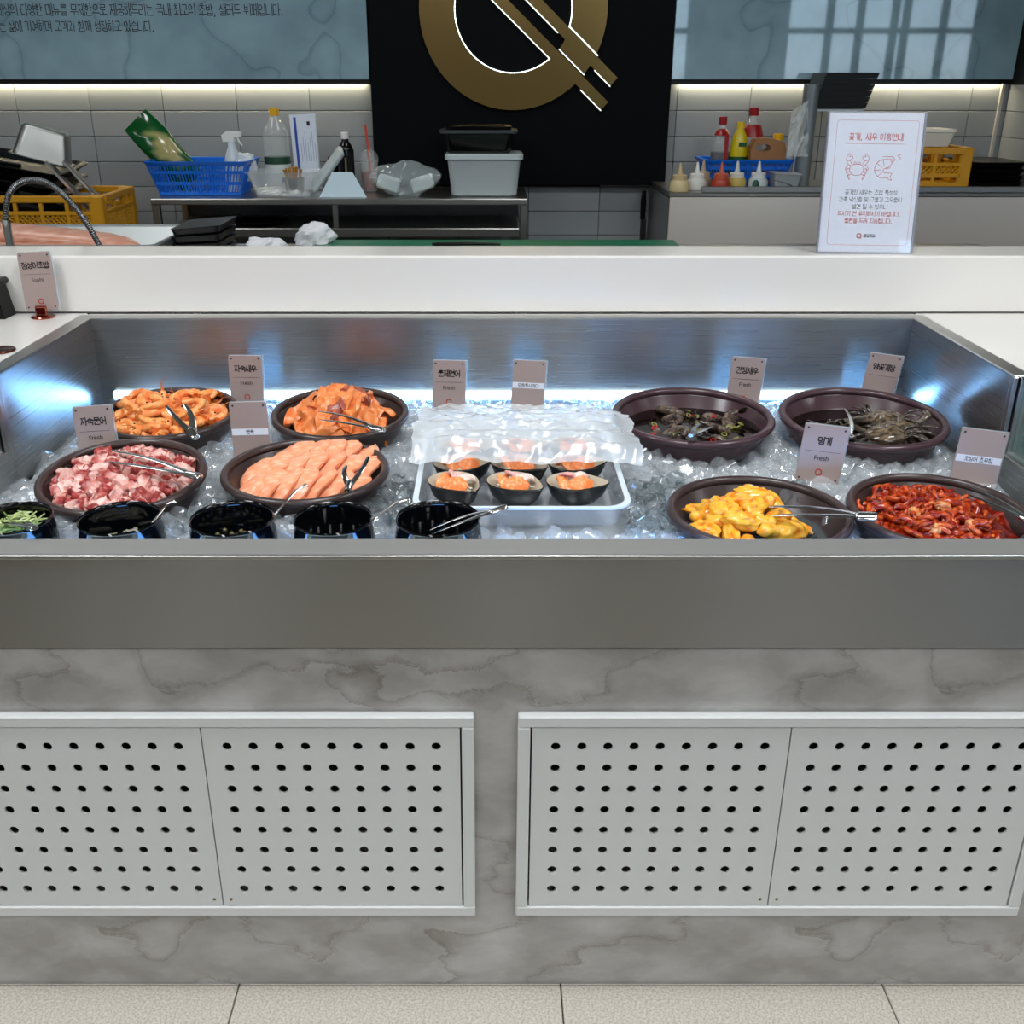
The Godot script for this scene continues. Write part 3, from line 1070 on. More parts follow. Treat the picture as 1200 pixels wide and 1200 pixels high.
func make_tongs(label: String, hinge: Vector3, tip_a: Vector3, tip_b: Vector3, wide := 0.0075) -> Node3D:
	var o := thing("serving_tongs", label, "tongs", hinge, "steel serving tongs at the bowls")
	for t in [tip_a, tip_b]:
		var d: Vector3 = t - hinge
		var s := d.cross(Vector3.UP).normalized()
		var sg := signf((t - (tip_a + tip_b) * 0.5).dot(s))
		var pts := []
		var rad := []
		for i in 9:
			var u := i / 8.0
			pts.append(d * u + s * sg * sin(u * PI) * 0.006 + V(0, 0.004 * sin(u * PI), 0))
			rad.append(lerpf(wide, wide * 0.55, u) * (1.0 if i < 8 else 0.7))
		part("arm", MB.new().tube(pts, rad, 8, 0.18).commit(50), mats["chrome"], o)
	var dm := ((tip_a + tip_b) * 0.5 - hinge).normalized()
	var hg := MB.new()
	hg.tube([-dm * 0.016, -dm * 0.012, dm * 0.012, dm * 0.018], [wide * 0.9, wide * 1.25, wide * 1.25, wide * 0.9], 10, 0.65)
	part("hinge_cap", hg.commit(40), mats["chrome"], o)
	return o

func make_spoon(label: String, end: Vector3, bowl: Vector3) -> Node3D:
	var o := thing("serving_spoon", label, "spoon", bowl, "steel spoons in the black pots")
	var d := end - bowl
	part("handle", MB.new().tube([d * 0.0, d * 0.4 + V(0, 0.006, 0), d * 0.8 + V(0, 0.008, 0), d, d + V(0.004, -0.004, 0)], [0.0028, 0.0028, 0.0034, 0.0042, 0.003], 8, 0.5).commit(50), mats["chrome"], o)
	part("scoop", MB.new().ball(V(0, -0.004, 0), V(0.016, 0.006, 0.012), 12, 8).commit(60), mats["chrome"], o)
	return o

func food() -> void:
	food_mats()
	var clay: Material = mats["bowl_clay"]
	var plum: Material = mats["bowl_plum"]
	make_bowl("shrimp", "brown bowl heaped with orange boiled shrimps", clay)
	make_bowl("smoked", "brown bowl heaped with folded smoked salmon", clay)
	make_bowl("octopus", "brown bowl filled with chopped red and white octopus", clay)
	make_bowl("slices", "brown bowl with neat rows of pale salmon slices", clay)
	make_bowl("soy", "plum brown bowl of soy marinated shrimps with red chilli", plum)
	make_bowl("crab", "plum brown bowl of soy marinated crabs", plum)
	make_bowl("squirt", "brown bowl with yellow sea squirt on a drain plate", clay)
	make_bowl("squid", "brown bowl of squid in red chilli sauce", clay)
	boiled_shrimps()
	octopus()
	salmon()
	soy_bowls()
	squirts()
	squids()
	pots()
	shell_tray()
	utensils()

func boiled_shrimps() -> void:
	bowl_side = -1.0
	var kinds := []
	for k in 4: kinds.append(shrimp_meshes([3.6, 2.9, 4.2, 2.3][k], [Color(0.93, 0.46, 0.18), Color(0.95, 0.52, 0.22), Color(0.92, 0.45, 0.2), Color(0.95, 0.55, 0.24)][k], Color(0.99, 0.77, 0.52)))
	var i := 0
	for s in heap(62, 0.106, 0.066, 0.03, 31):
		var q: Vector3 = s[0]
		q.y += 0.012 * (0.6 if q.z < 0.02 else 0.0) * (1.0 - s[1])
		var o := shrimp(kinds[i % 4], "boiled orange shrimp %s, shrimp bowl" % zone(q, 0.118), "boiled shrimps in the bowl", mats["moist"])
		set_in(o, "shrimp", q, Basis.from_euler(V(rng.randf_range(-0.4, 0.4), rng.randf() * TAU, rng.randf_range(-0.4, 0.4))).scaled(V(1.06, 1.06, 1.06)))
		i += 1
	# one tail standing up
	var u := shrimp(kinds[1], "boiled shrimp standing up on end at the back of the heap", "boiled shrimps in the bowl", mats["moist"])
	set_in(u, "shrimp", V(-0.03, 0.102, -0.045), Basis.from_euler(V(1.2, 0.2, 0.2)))

func octopus() -> void:
	var kinds := []
	for k in 7:
		var m := lump(V(0.0145, 0.0105, 0.0125) * [1.0, 1.15, 0.85, 1.0, 1.25, 0.9, 1.05][k], [0.5, 0.6, 0.45, 0.55, 0.7, 0.5, 0.6][k], 0.5, 1.3, k, 14, 9)
		var red := k % 3 == 2
		m.tint(func(p):
			var s: float = p.x * 70.0 + p.y * 30.0 + nz(p + V(k, 0, 0), 70.0) * 1.2
			var w := Color(0.93, 0.8, 0.76).lerp(Color(0.9, 0.62, 0.58), clampf(0.4 + nz(p, 110.0) * 1.5, 0, 1))
			var r := Color(0.5, 0.12, 0.13).lerp(Color(0.74, 0.34, 0.31), clampf(0.5 + nz(p, 160.0) * 1.8, 0, 1))
			return lin(w.lerp(r, smoothstep(-0.3 if red else 0.2, 0.3 if red else 0.7, s))))
		kinds.append(m.commit(48, true))
	var i := 0
	for s in heap(150, 0.122, 0.061, 0.024, 8):
		var o := solo("octopus_piece", ("red skinned" if i % 7 in [2, 5] else "mostly white") + " octopus chunk %s" % zone(s[0], 0.122), "octopus", kinds[i % 7], mats["moist"], Vector3.ZERO, "octopus chunks in the bowl")
		var q: Vector3 = s[0]
		q.y += 0.006 * nz(q, 30.0) + s[2] * 0.008
		set_in(o, "octopus", q, Basis.from_euler(V(rng.randf() * TAU, rng.randf() * TAU, rng.randf() * TAU)))
		i += 1

func salmon() -> void:
	# rows of neat slices
	var kinds := []
	for k in 5: kinds.append(slab([0.098, 0.105, 0.1, 0.094, 0.1][k], 0.05, 0.009, 0.014, 0.005, k, Color(0.95, 0.6, 0.44), Color(0.98, 0.8, 0.67), 420.0, Color(0.9, 0.5, 0.35)))
	var rows := [[-0.075, 0.07, 6, -0.06, 0.085, "back row"], [-0.02, 0.066, 7, -0.095, 0.1, "middle row"], [0.04, 0.056, 7, -0.095, 0.085, "front row"]]
	for r in rows:
		for i in r[2]:
			var u: float = float(i) / (r[2] - 1)
			var o := solo("salmon_slice", "%s pale pink salmon slice from the octopus side, %s of its bowl" % [["first", "second", "third", "fourth", "fifth", "sixth", "seventh"][i], r[5]], "salmon", kinds[(i * 2 + int(r[2])) % 5], mats["moist"], Vector3.ZERO, "raw salmon slices, " + r[5])
			var x := lerpf(r[3], r[4], u)
			var arch: float = 0.014 * (1.0 - pow(absf(u * 2 - 1), 2.0))
			set_in(o, "slices", V(x, r[1] + arch + 0.0012 * (i % 2), r[0] + rng.randf_range(-0.004, 0.004)), Basis.from_euler(V(0.62, 0, 0)) * Basis.from_euler(V(0, 1.02 + rng.randf_range(-0.1, 0.1), 0)) * Basis.from_euler(V(-0.42, 0, 0)))
	# bed of slices below
	for i in 9:
		var o := solo("salmon_slice", "salmon slice lying deep in the sliced salmon bowl", "salmon", kinds[i % 5], mats["moist"], Vector3.ZERO, "raw salmon slices at the bottom")
		var a := i * TAU / 9
		set_in(o, "slices", V(cos(a) * 0.06, 0.04 + 0.003 * (i % 3), sin(a) * 0.05), Basis.from_euler(V(0.05, a, 0.0)))
	# folded smoked salmon
	var ks := []
	for k in 6: ks.append(slab([0.1, 0.085, 0.11, 0.08, 0.095, 0.09][k], [0.05, 0.042, 0.046, 0.055, 0.04, 0.05][k], 0.006, 0.022, 0.016, k + 9, Color(0.93, 0.52, 0.27), Color(0.98, 0.7, 0.46), 330.0, Color(0.9, 0.46, 0.26)))
	var dk := slab(0.09, 0.05, 0.006, 0.02, 0.016, 33, Color(0.55, 0.25, 0.2), Color(0.85, 0.5, 0.38), 200.0, Color(0.6, 0.3, 0.24))
	var j := 0
	for s in heap(60, 0.085, 0.06, 0.062, 77):
		var q: Vector3 = s[0]
		q.y += 0.01 * nz(q + V(3, 0, 0), 25.0)
		var o := solo("smoked_salmon_slice", ("dark folded" if j == 5 or j == 11 else "folded orange") + " smoked salmon slice %s" % zone(s[0], 0.085), "salmon", dk if j == 5 or j == 11 else ks[j % 6], mats["moist"], Vector3.ZERO, "smoked salmon slices in the bowl")
		var out := atan2(q.x, q.z)
		set_in(o, "smoked", q, Basis(Vector3.UP, out + rng.randf_range(-0.7, 0.7)) * Basis.from_euler(V(rng.randf_range(0.2, 0.9) * s[1], 0, 0)) * Basis(Vector3.UP, rng.randf_range(0.4, 2.6)) * Basis.from_euler(V(rng.randf_range(-0.5, 0.5), 0, rng.randf_range(-0.35, 0.35))))
		j += 1

func soy_bowls() -> void:
	for k in ["soy", "crab"]:
		var R: float = BOWLS[k][1]
		var o := solo("soy_sauce", "dark soy marinade in the %s bowl" % ("shrimp" if k == "soy" else "crab"), "sauce", MB.new().lathe([Vector2(0.0005, 0.0), Vector2(R * 0.83, 0.0), Vector2(R * 0.835, 0.0015), Vector2(R * 0.83, 0.003), Vector2(0.0005, 0.003)], 48).commit(30), mats["soy_liquid"])
		var t: Transform3D = bowl_at[k]
		o.position = t * V(0, 0.05, 0)
	# raw shrimps in soy
	var d := []
	for k in 3: d.append(shrimp_meshes([3.0, 2.2, 3.5][k], Color(0.22, 0.18, 0.16), Color(0.5, 0.43, 0.37)))
	var sp := [[-0.085, 0.01, 0.3], [-0.045, -0.045, 1.4], [0.01, -0.02, 0.2], [0.05, -0.045, 2.9], [0.06, 0.015, 0.1], [0.0, 0.045, 3.4], [-0.06, 0.05, 2.2], [0.095, -0.01, 4.0], [0.035, 0.07, 0.9], [-0.015, -0.085, 5.0]]
	var i := 0
	for s in sp:
		var o := shrimp(d[i % 3], "grey raw shrimp half under the soy marinade", "soy marinated shrimps", mats["glossy"])
		set_in(o, "soy", V(s[0], 0.05, s[1]), Basis.from_euler(V(rng.randf_range(-0.5, 0.5), s[2], rng.randf_range(-0.5, 0.5))).scaled(V(1.25, 1.25, 1.25)))
		i += 1
	# chilli and spring onion rings
	var ring := MB.new()
	var rr := []
	for a in 9: rr.append(Vector2(0.0055 + cos(TAU * a / 8) * 0.0016, sin(TAU * a / 8) * 0.0014))
	ring.lathe(rr, 14)
	var rm := ring.commit(60)
	for k in 26:
		var red := k < 9
		var a := rng.randf() * TAU
		var q := sqrt(rng.randf()) * 0.115
		var o := solo("chilli_ring" if red else "spring_onion_ring", ("red chilli ring floating in the soy shrimp bowl" if red else "green spring onion ring floating in the soy shrimp bowl"), "garnish", rm, mt("chilli", Color(0.7, 0.06, 0.05), 0.2) if red else mt("onion_green", Color(0.5, 0.5, 0.22), 0.25), Vector3.ZERO, "chilli rings in the soy bowl" if red else "spring onion rings in the soy bowl")
		set_in(o, "soy", V(cos(a) * q, 0.0545 + 0.004 * rng.randf(), sin(a) * q), Basis.from_euler(V(rng.randf_range(-0.5, 0.5), a, rng.randf_range(-0.5, 0.5))))
	# crabs
	var shell := MB.new()
	shell.ball(Vector3.ZERO, V(0.05, 0.02, 0.036), 32, 14)
	for k in shell.v.size():
		var p := shell.v[k]
		var an := atan2(p.z, p.x)
		var sp2 := 1.0 + 0.06 * maxf(0.0, sin(an * 12.0)) * smoothstep(0.025, 0.04, Vector2(p.x, p.z).length())
		var w := 1.0 + 0.25 * absf(p.x) / 0.05 * (1.0 if p.z < 0 else 0.3)
		shell.v[k] = V(p.x * sp2, p.y * (0.4 if p.y < 0 else 1.0) + 0.002 * nz(p, 90.0), p.z * sp2 * w)
	shell.tint(func(p): return lin(Color(0.2, 0.175, 0.15).lerp(Color(0.5, 0.43, 0.34), clampf(0.45 + nz(p, 75.0) * 1.6, 0, 1))))
	var shell_m := shell.commit(60, true)
	var claw := MB.new()
	claw.tube([V(0, 0, 0), V(0.02, 0.004, -0.012), V(0.034, 0.006, -0.03), V(0.032, 0.004, -0.05)], [0.006, 0.008, 0.0105, 0.004], 10, 0.8)
	claw.tube([V(0.032, 0.006, -0.034), V(0.024, 0.006, -0.046), V(0.026, 0.004, -0.056)], [0.005, 0.0045, 0.001], 8)
	claw.tint(func(p): return lin(Color(0.22, 0.2, 0.18).lerp(Color(0.55, 0.49, 0.42), clampf(0.35 + nz(p, 80.0) * 1.6, 0, 1))))
	var claw_m := claw.commit(60, true)
	var leg := MB.new()
	leg.tube([V(0, 0, 0), V(0.02, 0.012, 0), V(0.042, 0.006, 0), V(0.058, -0.006, 0)], [0.0045, 0.005, 0.004, 0.0012], 8, 0.7)
	leg.tint(func(p): return lin(Color(0.1, 0.09, 0.085).lerp(Color(0.34, 0.3, 0.26), clampf(0.4 + nz(p, 90.0) * 1.6, 0, 1))))
	var leg_m := leg.commit(60, true)
	var cr := [[V(0.035, 0.058, 0.045), 0.15, 0.25, "large brown crab shell facing up at the front of the crab bowl"], [V(0.055, 0.062, -0.03), 2.4, -0.3, "crab with raised dark legs at the rim side of the bowl"], [V(-0.01, 0.056, -0.02), 4.0, 0.5, "crab tilted on edge in the middle of the crab bowl"], [V(-0.075, 0.046, 0.0), 1.1, -0.2, "crab mostly sunk in the dark marinade"], [V(0.072, 0.058, 0.02), 5.9, 0.35, "small crab against the bowl wall near the basin corner"]]
	for c in cr:
		var o := thing("marinated_crab", c[3], "crab", Vector3.ZERO, "soy marinated crabs")
		part("carapace", shell_m, mats["glossy"], o)
		for s in [-1, 1]:
			var cl := part("claw", claw_m, mats["glossy"], o, V(s * 0.03, 0, -0.02))
			cl.scale = V(s, 1, 1)
			for k in 3:
				var lg := part("leg", leg_m, mats["glossy"], o, V(s * 0.04, -0.003, -0.002 + 0.011 * k))
				lg.rotation = V(0, (-0.35 * k if s > 0 else PI + 0.35 * k), 0.25)
		set_in(o, "crab", c[0], Basis.from_euler(V(c[2], c[1], c[2] * 0.5)).scaled(V(0.84, 0.84, 0.84)))

func squirts() -> void:
	bowl_side = 1.0
	# drain plate with round holes
	var pl_m := MB.new()
	var pitch := 0.0125
	var n := 12
	for i in range(-10, 11):
		for j in range(-10, 11):
			var o := Vector2(i, j) * pitch
			if o.length() > 0.112: continue
			var sq := []; var ci := []; var cb := []
			for k in n:
				var a := TAU * k / n
				var di := Vector2(cos(a), sin(a))
				var q := di * (pitch / 2 / maxf(absf(di.x), absf(di.y)))
				sq.append(pl_m.vert(V(o.x + q.x, 0, o.y + q.y)))
				ci.append(pl_m.vert(V(o.x + di.x * 0.0024, 0, o.y + di.y * 0.0024)))
				cb.append(pl_m.vert(V(o.x + di.x * 0.0024, -0.003, o.y + di.y * 0.0024)))
			for k in n:
				var k2 := (k + 1) % n
				pl_m.quad(sq[k], sq[k2], ci[k2], ci[k])
				pl_m.quad(ci[k], ci[k2], cb[k2], cb[k])
	pl_m.lathe([Vector2(0.104, -0.001), Vector2(0.118, -0.001), Vector2(0.12, 0.0015), Vector2(0.122, -0.001)], 40)
	var dp := thing("drain_plate", "grey perforated drain plate under the yellow sea squirt", "drain plate")
	part("plate", pl_m.commit(20), mt("plate_grey", Color(0.28, 0.3, 0.31), 0.4), dp)
	set_in(dp, "squirt", V(0, 0.038, 0), Basis())
	var kinds := []
	for k in 6:
		var m := lump([V(0.03, 0.015, 0.019), V(0.024, 0.017, 0.02), V(0.038, 0.0115, 0.013), V(0.02, 0.014, 0.018), V(0.03, 0.017, 0.022), V(0.036, 0.012, 0.014)][k], 0.95, 0.34, 1.2, k + 2, 26, 16)
		if k % 2 == 1:
			# folded, sausage like pieces
			m = MB.new()
			var path := []
			var rad := []
			for i in 13:
				var u := i / 12.0
				var a: float = u * [0.0, 2.6, 0.0, 3.6, 0.0, 1.7][k]
				path.append(V(sin(a) * 0.016 + u * 0.008 - 0.012, 0.004 * sin(u * 5.0 + k), cos(a) * 0.016 - 0.004))
				rad.append(0.011 * (1.0 + 0.22 * sin(u * 11.0 + k)) * pow(sin(clampf(u * 0.9 + 0.05, 0, 1) * PI), 0.45))
			m.tube(path, rad, 14, 0.85)
		m.tint(func(p):
			var s := nz(p + V(k * 2.0, 0, 0), 55.0)
			var a := Color(0.93, 0.66, 0.16).lerp(Color(0.96, 0.76, 0.34), clampf(nz(p, 120.0) + 0.4, 0, 1))
			return lin(a.lerp(Color(0.86, 0.42, 0.1), smoothstep(0.05, 0.4, s) * 0.8)))
		kinds.append(m.commit(70, true))
	var i := 0
	for s in heap(24, 0.074, 0.052, 0.034, 5):
		var q: Vector3 = s[0] * V(1.15, 1, 1)
		q += V(-0.022, 0.0, 0.0)
		if q.z < -0.02 and q.x > -0.02: q.y += 0.016
		var o := solo("yellow_tunicate", "wrinkled yellow sea squirt piece %s" % zone(s[0], 0.074), "sea squirt", kinds[i % 6], mats["glossy"], Vector3.ZERO, "sea squirt pieces on the drain plate")
		set_in(o, "squirt", q, Basis.from_euler(V(rng.randf_range(-0.4, 0.4), rng.randf() * TAU, rng.randf_range(-0.4, 0.4))).scaled(V(1.12, 1.12, 1.12)))
		i += 1
	for e in [[V(0.062, 0.048, 0.018), 0.3, "sea squirt piece lying apart between the tongs and the plate"], [V(0.05, 0.047, 0.055), 1.2, "sea squirt piece lying apart nearest the basin lip"], [V(0.075, 0.047, -0.01), 2.2, "small sea squirt piece lying apart on the bare plate"]]:
		var o := solo("yellow_tunicate", e[2], "sea squirt", kinds[i % 6], mats["glossy"], Vector3.ZERO, "sea squirt pieces lying apart")
		set_in(o, "squirt", e[0], Basis.from_euler(V(0.1, e[1], 0)).scaled(V(0.75, 0.75, 0.75)))
		i += 1

func squids() -> void:
	var sc := lump(V(0.12, 0.026, 0.118), 0.9, 0.25, 3.0, 4, 40, 14)
	sc.tint(func(p): return lin(Color(0.35, 0.05, 0.03).lerp(Color(0.55, 0.12, 0.05), clampf(0.5 + nz(p, 90.0) * 1.5, 0, 1))))
	var so := solo("chilli_sauce", "dark red chilli sauce between the squid strips", "sauce", sc.commit(60, true), mats["glossy"])
	set_in(so, "squid", V(0, 0.053, 0), Basis())
	var kinds := []
	var r := RandomNumberGenerator.new()
	r.seed = 3
	for k in 8:
		var path := []
		var rad := []
		var p := Vector3.ZERO
		var a := 0.0
		var turn := r.randf_range(0.12, 0.5) * (1 if k % 2 else -1)
		if k == 3: turn = 0.62
		for i in 12:
			path.append(p)
			a += turn + r.randf_range(-0.35, 0.35)
			p += V(cos(a), r.randf_range(-0.35, 0.35), sin(a)) * [0.0062, 0.0052, 0.0068, 0.0058, 0.0048, 0.006, 0.005, 0.0064][k]
			rad.append((0.0044 + r.randf_range(-0.0014, 0.0018)) * (0.55 if i == 0 or i == 11 else 1.0) * (1.35 if k in [2, 5] else 1.0))
		var c := Vector3.ZERO
		for q in path: c += q
		c /= 12.0
		for i in 12: path[i] -= c
		var m := MB.new().tube(path, rad, 9, 0.75 if k in [2, 5] else 0.95)
		m.tint(func(q):
			var w := nz(q + V(k * 4.0, 0, 0), 70.0)
			var base := Color(0.52, 0.1, 0.04).lerp(Color(0.84, 0.38, 0.14), clampf(0.45 + w * 1.8, 0, 1))
			return lin(base.lerp(Color(0.42, 0.05, 0.05), smoothstep(0.1, 0.45, nz(q + V(0, k * 3.0, 0), 45.0)))))
		kinds.append(m.commit(60, true))
	var i := 0
	for s in heap(170, 0.12, 0.058, 0.026, 91):
		var o := solo("squid_strip", "squid strip in glossy red chilli sauce %s" % zone(s[0], 0.12), "squid", kinds[i % 8], mats["glossy"], Vector3.ZERO, "spicy squid strips in the bowl")
		var q: Vector3 = s[0]
		if q.x > 0.03: q.y -= (q.x - 0.03) * 0.22
		q.y += 0.006 * nz(q, 40.0) + 0.004 * s[2]
		set_in(o, "squid", q, Basis.from_euler(V(rng.randf_range(-0.7, 0.7), rng.randf() * TAU, rng.randf_range(-0.7, 0.7))))
		i += 1
	var wh := lump(V(0.014, 0.008, 0.009), 0.8, 0.4, 2.0, 9, 14, 9)
	wh.tint(func(p): return lin(Color(0.85, 0.62, 0.4).lerp(Color(0.7, 0.3, 0.15), clampf(0.3 + nz(p, 90.0) * 2.0, 0, 1))))
	var wm := wh.commit(60, true)
	for e in [V(0.0, 0.093, 0.01), V(0.03, 0.082, 0.06), V(-0.05, 0.085, 0.02), V(-0.03, 0.08, 0.07)]:
		var o := solo("radish_piece", "pale radish piece among the spicy squid", "radish", wm, mats["glossy"], Vector3.ZERO, "radish pieces in the squid bowl")
		set_in(o, "squid", e, Basis.from_euler(V(0.2, rng.randf() * TAU, 0.2)))

func pots() -> void:
	var spec := [[-0.772, 0.064, "black pot of shredded cucumber at the basin corner", 0.03], [-0.598, 0.066, "black pot with pale onion in clear dressing", 0.02], [-0.417, 0.068, "black pot with capers at the bottom", 0.014], [-0.254, 0.064, "black pot of dark sauce in front of the sliced salmon", 0.035], [-0.085, 0.069, "black pot of dark sauce beside the shell dish tray", 0.04]]
	var k := 0
	for s in spec:
		var R: float = s[1]
		var z := -1.517
		var o := thing("sauce_pot", s[2], "pot", V(s[0], 0.8, z), "small black pots along the lip")
		o.rotation.x = 0.03
		var h := 0.085
		var p := [Vector2(0.0005, 0), Vector2(R * 0.7, 0), Vector2(R * 0.8, 0.005), Vector2(R * 1.0, 0.03), Vector2(R * 1.03, 0.05), Vector2(R * 0.99, 0.07), Vector2(R * 0.95, h - 0.004), Vector2(R * 0.99, h), Vector2(R * 0.97, h + 0.003), Vector2(R * 0.92, h + 0.001), Vector2(R * 0.9, h - 0.006), Vector2(R * 0.94, 0.05), Vector2(R * 0.9, 0.025), Vector2(R * 0.7, 0.008), Vector2(0.0005, 0.006)]
		part("body", MB.new().lathe(p, 44).commit(50), mats["black_gloss"], o)
		if k == 1 or k == 4 or k == 3:
			var ql := solo("sauce", ["", "clear dressing in the black pot with onion", "", "dark sauce in the pot before the sliced salmon", "dark sauce in the pot beside the tray"][k], "sauce", MB.new().lathe([Vector2(0.0005, 0), Vector2(R * 0.89, 0), Vector2(R * 0.89, 0.003), Vector2(0.0005, 0.003)], 36).commit(30), mats["dark_sauce"] if k != 1 else mt("broth", Color(0.1, 0.09, 0.07), 0.03), V(s[0], 0.8 + s[3] + 0.012, z))
		k += 1
	# cucumber shreds
	var cu := MB.new()
	var r := RandomNumberGenerator.new()
	r.seed = 12
	for i in 130:
		var a := r.randf() * TAU
		var q := V(cos(a), 0, sin(a)) * sqrt(r.randf()) * 0.04 + V(0, r.randf() * 0.018, 0)
		var d := V(r.randf_range(-1, 1), r.randf_range(-0.2, 0.25), r.randf_range(-1, 1)).normalized() * 0.02
		cu.col = lin(Color(0.75, 0.8, 0.55).lerp(Color(0.35, 0.5, 0.18), pow(r.randf(), 2.5)))
		cu.tube([q - d, q + V(0, 0.004, 0), q + d], 0.0012, 4)
	var cs := solo("shredded_cucumber", "pale green shredded cucumber in the corner pot", "cucumber", cu.commit(50, true), mats["moist"], V(-0.772, 0.858, -1.522))
	cs.set_meta("kind", "stuff")
	# onion slivers
	var on := MB.new()
	on.tube([V(-0.02, 0, 0), V(-0.008, 0.003, 0.012), V(0.008, 0.003, 0.012), V(0.02, 0, 0)], [0.003, 0.0045, 0.0045, 0.003], 8, 0.5)
	var om := on.commit(50)
	for i in 16:
		var a := i * 2.4
		var o := solo("onion_sliver", "pale onion sliver in the dressing pot", "onion", om, mt("onion", Color(0.6, 0.58, 0.52), 0.2), V(-0.6 + cos(a) * 0.03 * sqrt(i / 16.0), 0.842 + 0.002 * (i % 3), -1.52 + sin(a) * 0.034 * sqrt(i / 16.0)), "onion slivers in the dressing pot")
		o.rotation = V(0.2, a * 3.0, 0.1)
	var cp := MB.new().ball(Vector3.ZERO, V(0.0042, 0.0036, 0.0042), 10, 7).commit(60)
	for i in 44:
		var q := sqrt((i + 0.5) / 44.0) * 0.05
		var a := i * 2.39996
		solo("caper", "small olive caper at the bottom of the black pot", "caper", cp, mt("caper_green", Color(0.36, 0.33, 0.18), 0.3), V(-0.417 + cos(a) * q, 0.8305 + 0.003 * (i % 2) + 0.012 * (q / 0.05), -1.517 + sin(a) * q), "capers in the black pot")

func utensils() -> void:
	make_tongs("steel tongs resting in the boiled shrimps", V(-0.583, 0.897, -1.905), V(-0.655, 0.93, -1.985), V(-0.62, 0.932, -1.99))
	make_tongs("steel tongs lying across the octopus", V(-0.525, 0.892, -1.69), V(-0.7, 0.905, -1.785), V(-0.69, 0.90, -1.74))
	make_tongs("steel tongs leaning in the smoked salmon", V(-0.225, 0.897, -1.935), V(-0.35, 0.915, -1.995), V(-0.34, 0.908, -1.96))
	make_tongs("small steel tongs standing open in the sliced salmon", V(-0.245, 0.888, -1.648), V(-0.258, 0.9, -1.72), V(-0.222, 0.906, -1.75), 0.006)
	make_tongs("steel tongs clipped to the rim of the soy shrimp bowl", V(0.398, 0.892, -1.915), V(0.468, 0.875, -2.03), V(0.448, 0.872, -2.05), 0.006)
	make_tongs("dark tongs standing open in the crab bowl", V(0.706, 0.893, -1.905), V(0.742, 0.9, -2.06), V(0.66, 0.882, -2.04), 0.0045)
	make_tongs("steel tongs gripping sea squirt across the bowl rim", V(0.612, 0.882, -1.53), V(0.472, 0.87, -1.6), V(0.47, 0.866, -1.572), 0.009)
	make_tongs("steel tongs in the spicy squid at the frame edge", V(0.88, 0.873, -1.535), V(0.80, 0.9, -1.63), V(0.805, 0.892, -1.6))
	make_tongs("steel tongs over the shredded cucumber pot", V(-0.712, 0.897, -1.452), V(-0.8, 0.872, -1.53), V(-0.785, 0.866, -1.54), 0.006)
	make_tongs("steel tongs standing in the dark sauce pot by the tray", V(0.012, 0.9, -1.515), V(-0.1, 0.86, -1.525), V(-0.095, 0.86, -1.51), 0.006)
	make_spoon("steel spoon in the onion dressing pot", V(-0.515, 0.905, -1.54), V(-0.565, 0.852, -1.51))
	make_spoon("steel spoon in the caper pot", V(-0.31, 0.91, -1.6), V(-0.385, 0.845, -1.52))
	make_spoon("steel spoon in the dark sauce pot before the sliced salmon", V(-0.135, 0.9, -1.56), V(-0.225, 0.85, -1.52))

# rounded rectangle outline
func rrect(hx: float, hz: float, r: float, n := 6) -> PackedVector2Array:
	var p := PackedVector2Array()
	for c in 4:
		var o: Vector2 = [Vector2(hx - r, hz - r), Vector2(-hx + r, hz - r), Vector2(-hx + r, -hz + r), Vector2(hx - r, -hz + r)][c]
		for i in n + 1:
			var a := PI / 2 * (c + float(i) / n)
			p.append(o + Vector2(cos(a), sin(a)) * r)
	return p

# open tub: rings of [half x, half z, corner radius, y]
func tub(rings: Array, n := 6) -> MB:
	var rows := []
	for q in rings:
		var row := PackedVector3Array()
		for p in rrect(q[0], q[1], q[2], n): row.append(V(p.x, q[3], p.y))
		rows.append(row)
	return MB.new().skin(rows, true, true, true)

func dish_outline(s: float, n := 36) -> PackedVector2Array:
	# teardrop with its tip to +x
	var p := PackedVector2Array()
	for i in n:
		var a := TAU * i / n
		var r := 1.0 + 0.42 * pow(maxf(0.0, cos(a)), 5.0)
		p.append(Vector2(cos(a) * r * 0.046 - 0.005, sin(a) * 0.044) * s)
	return p

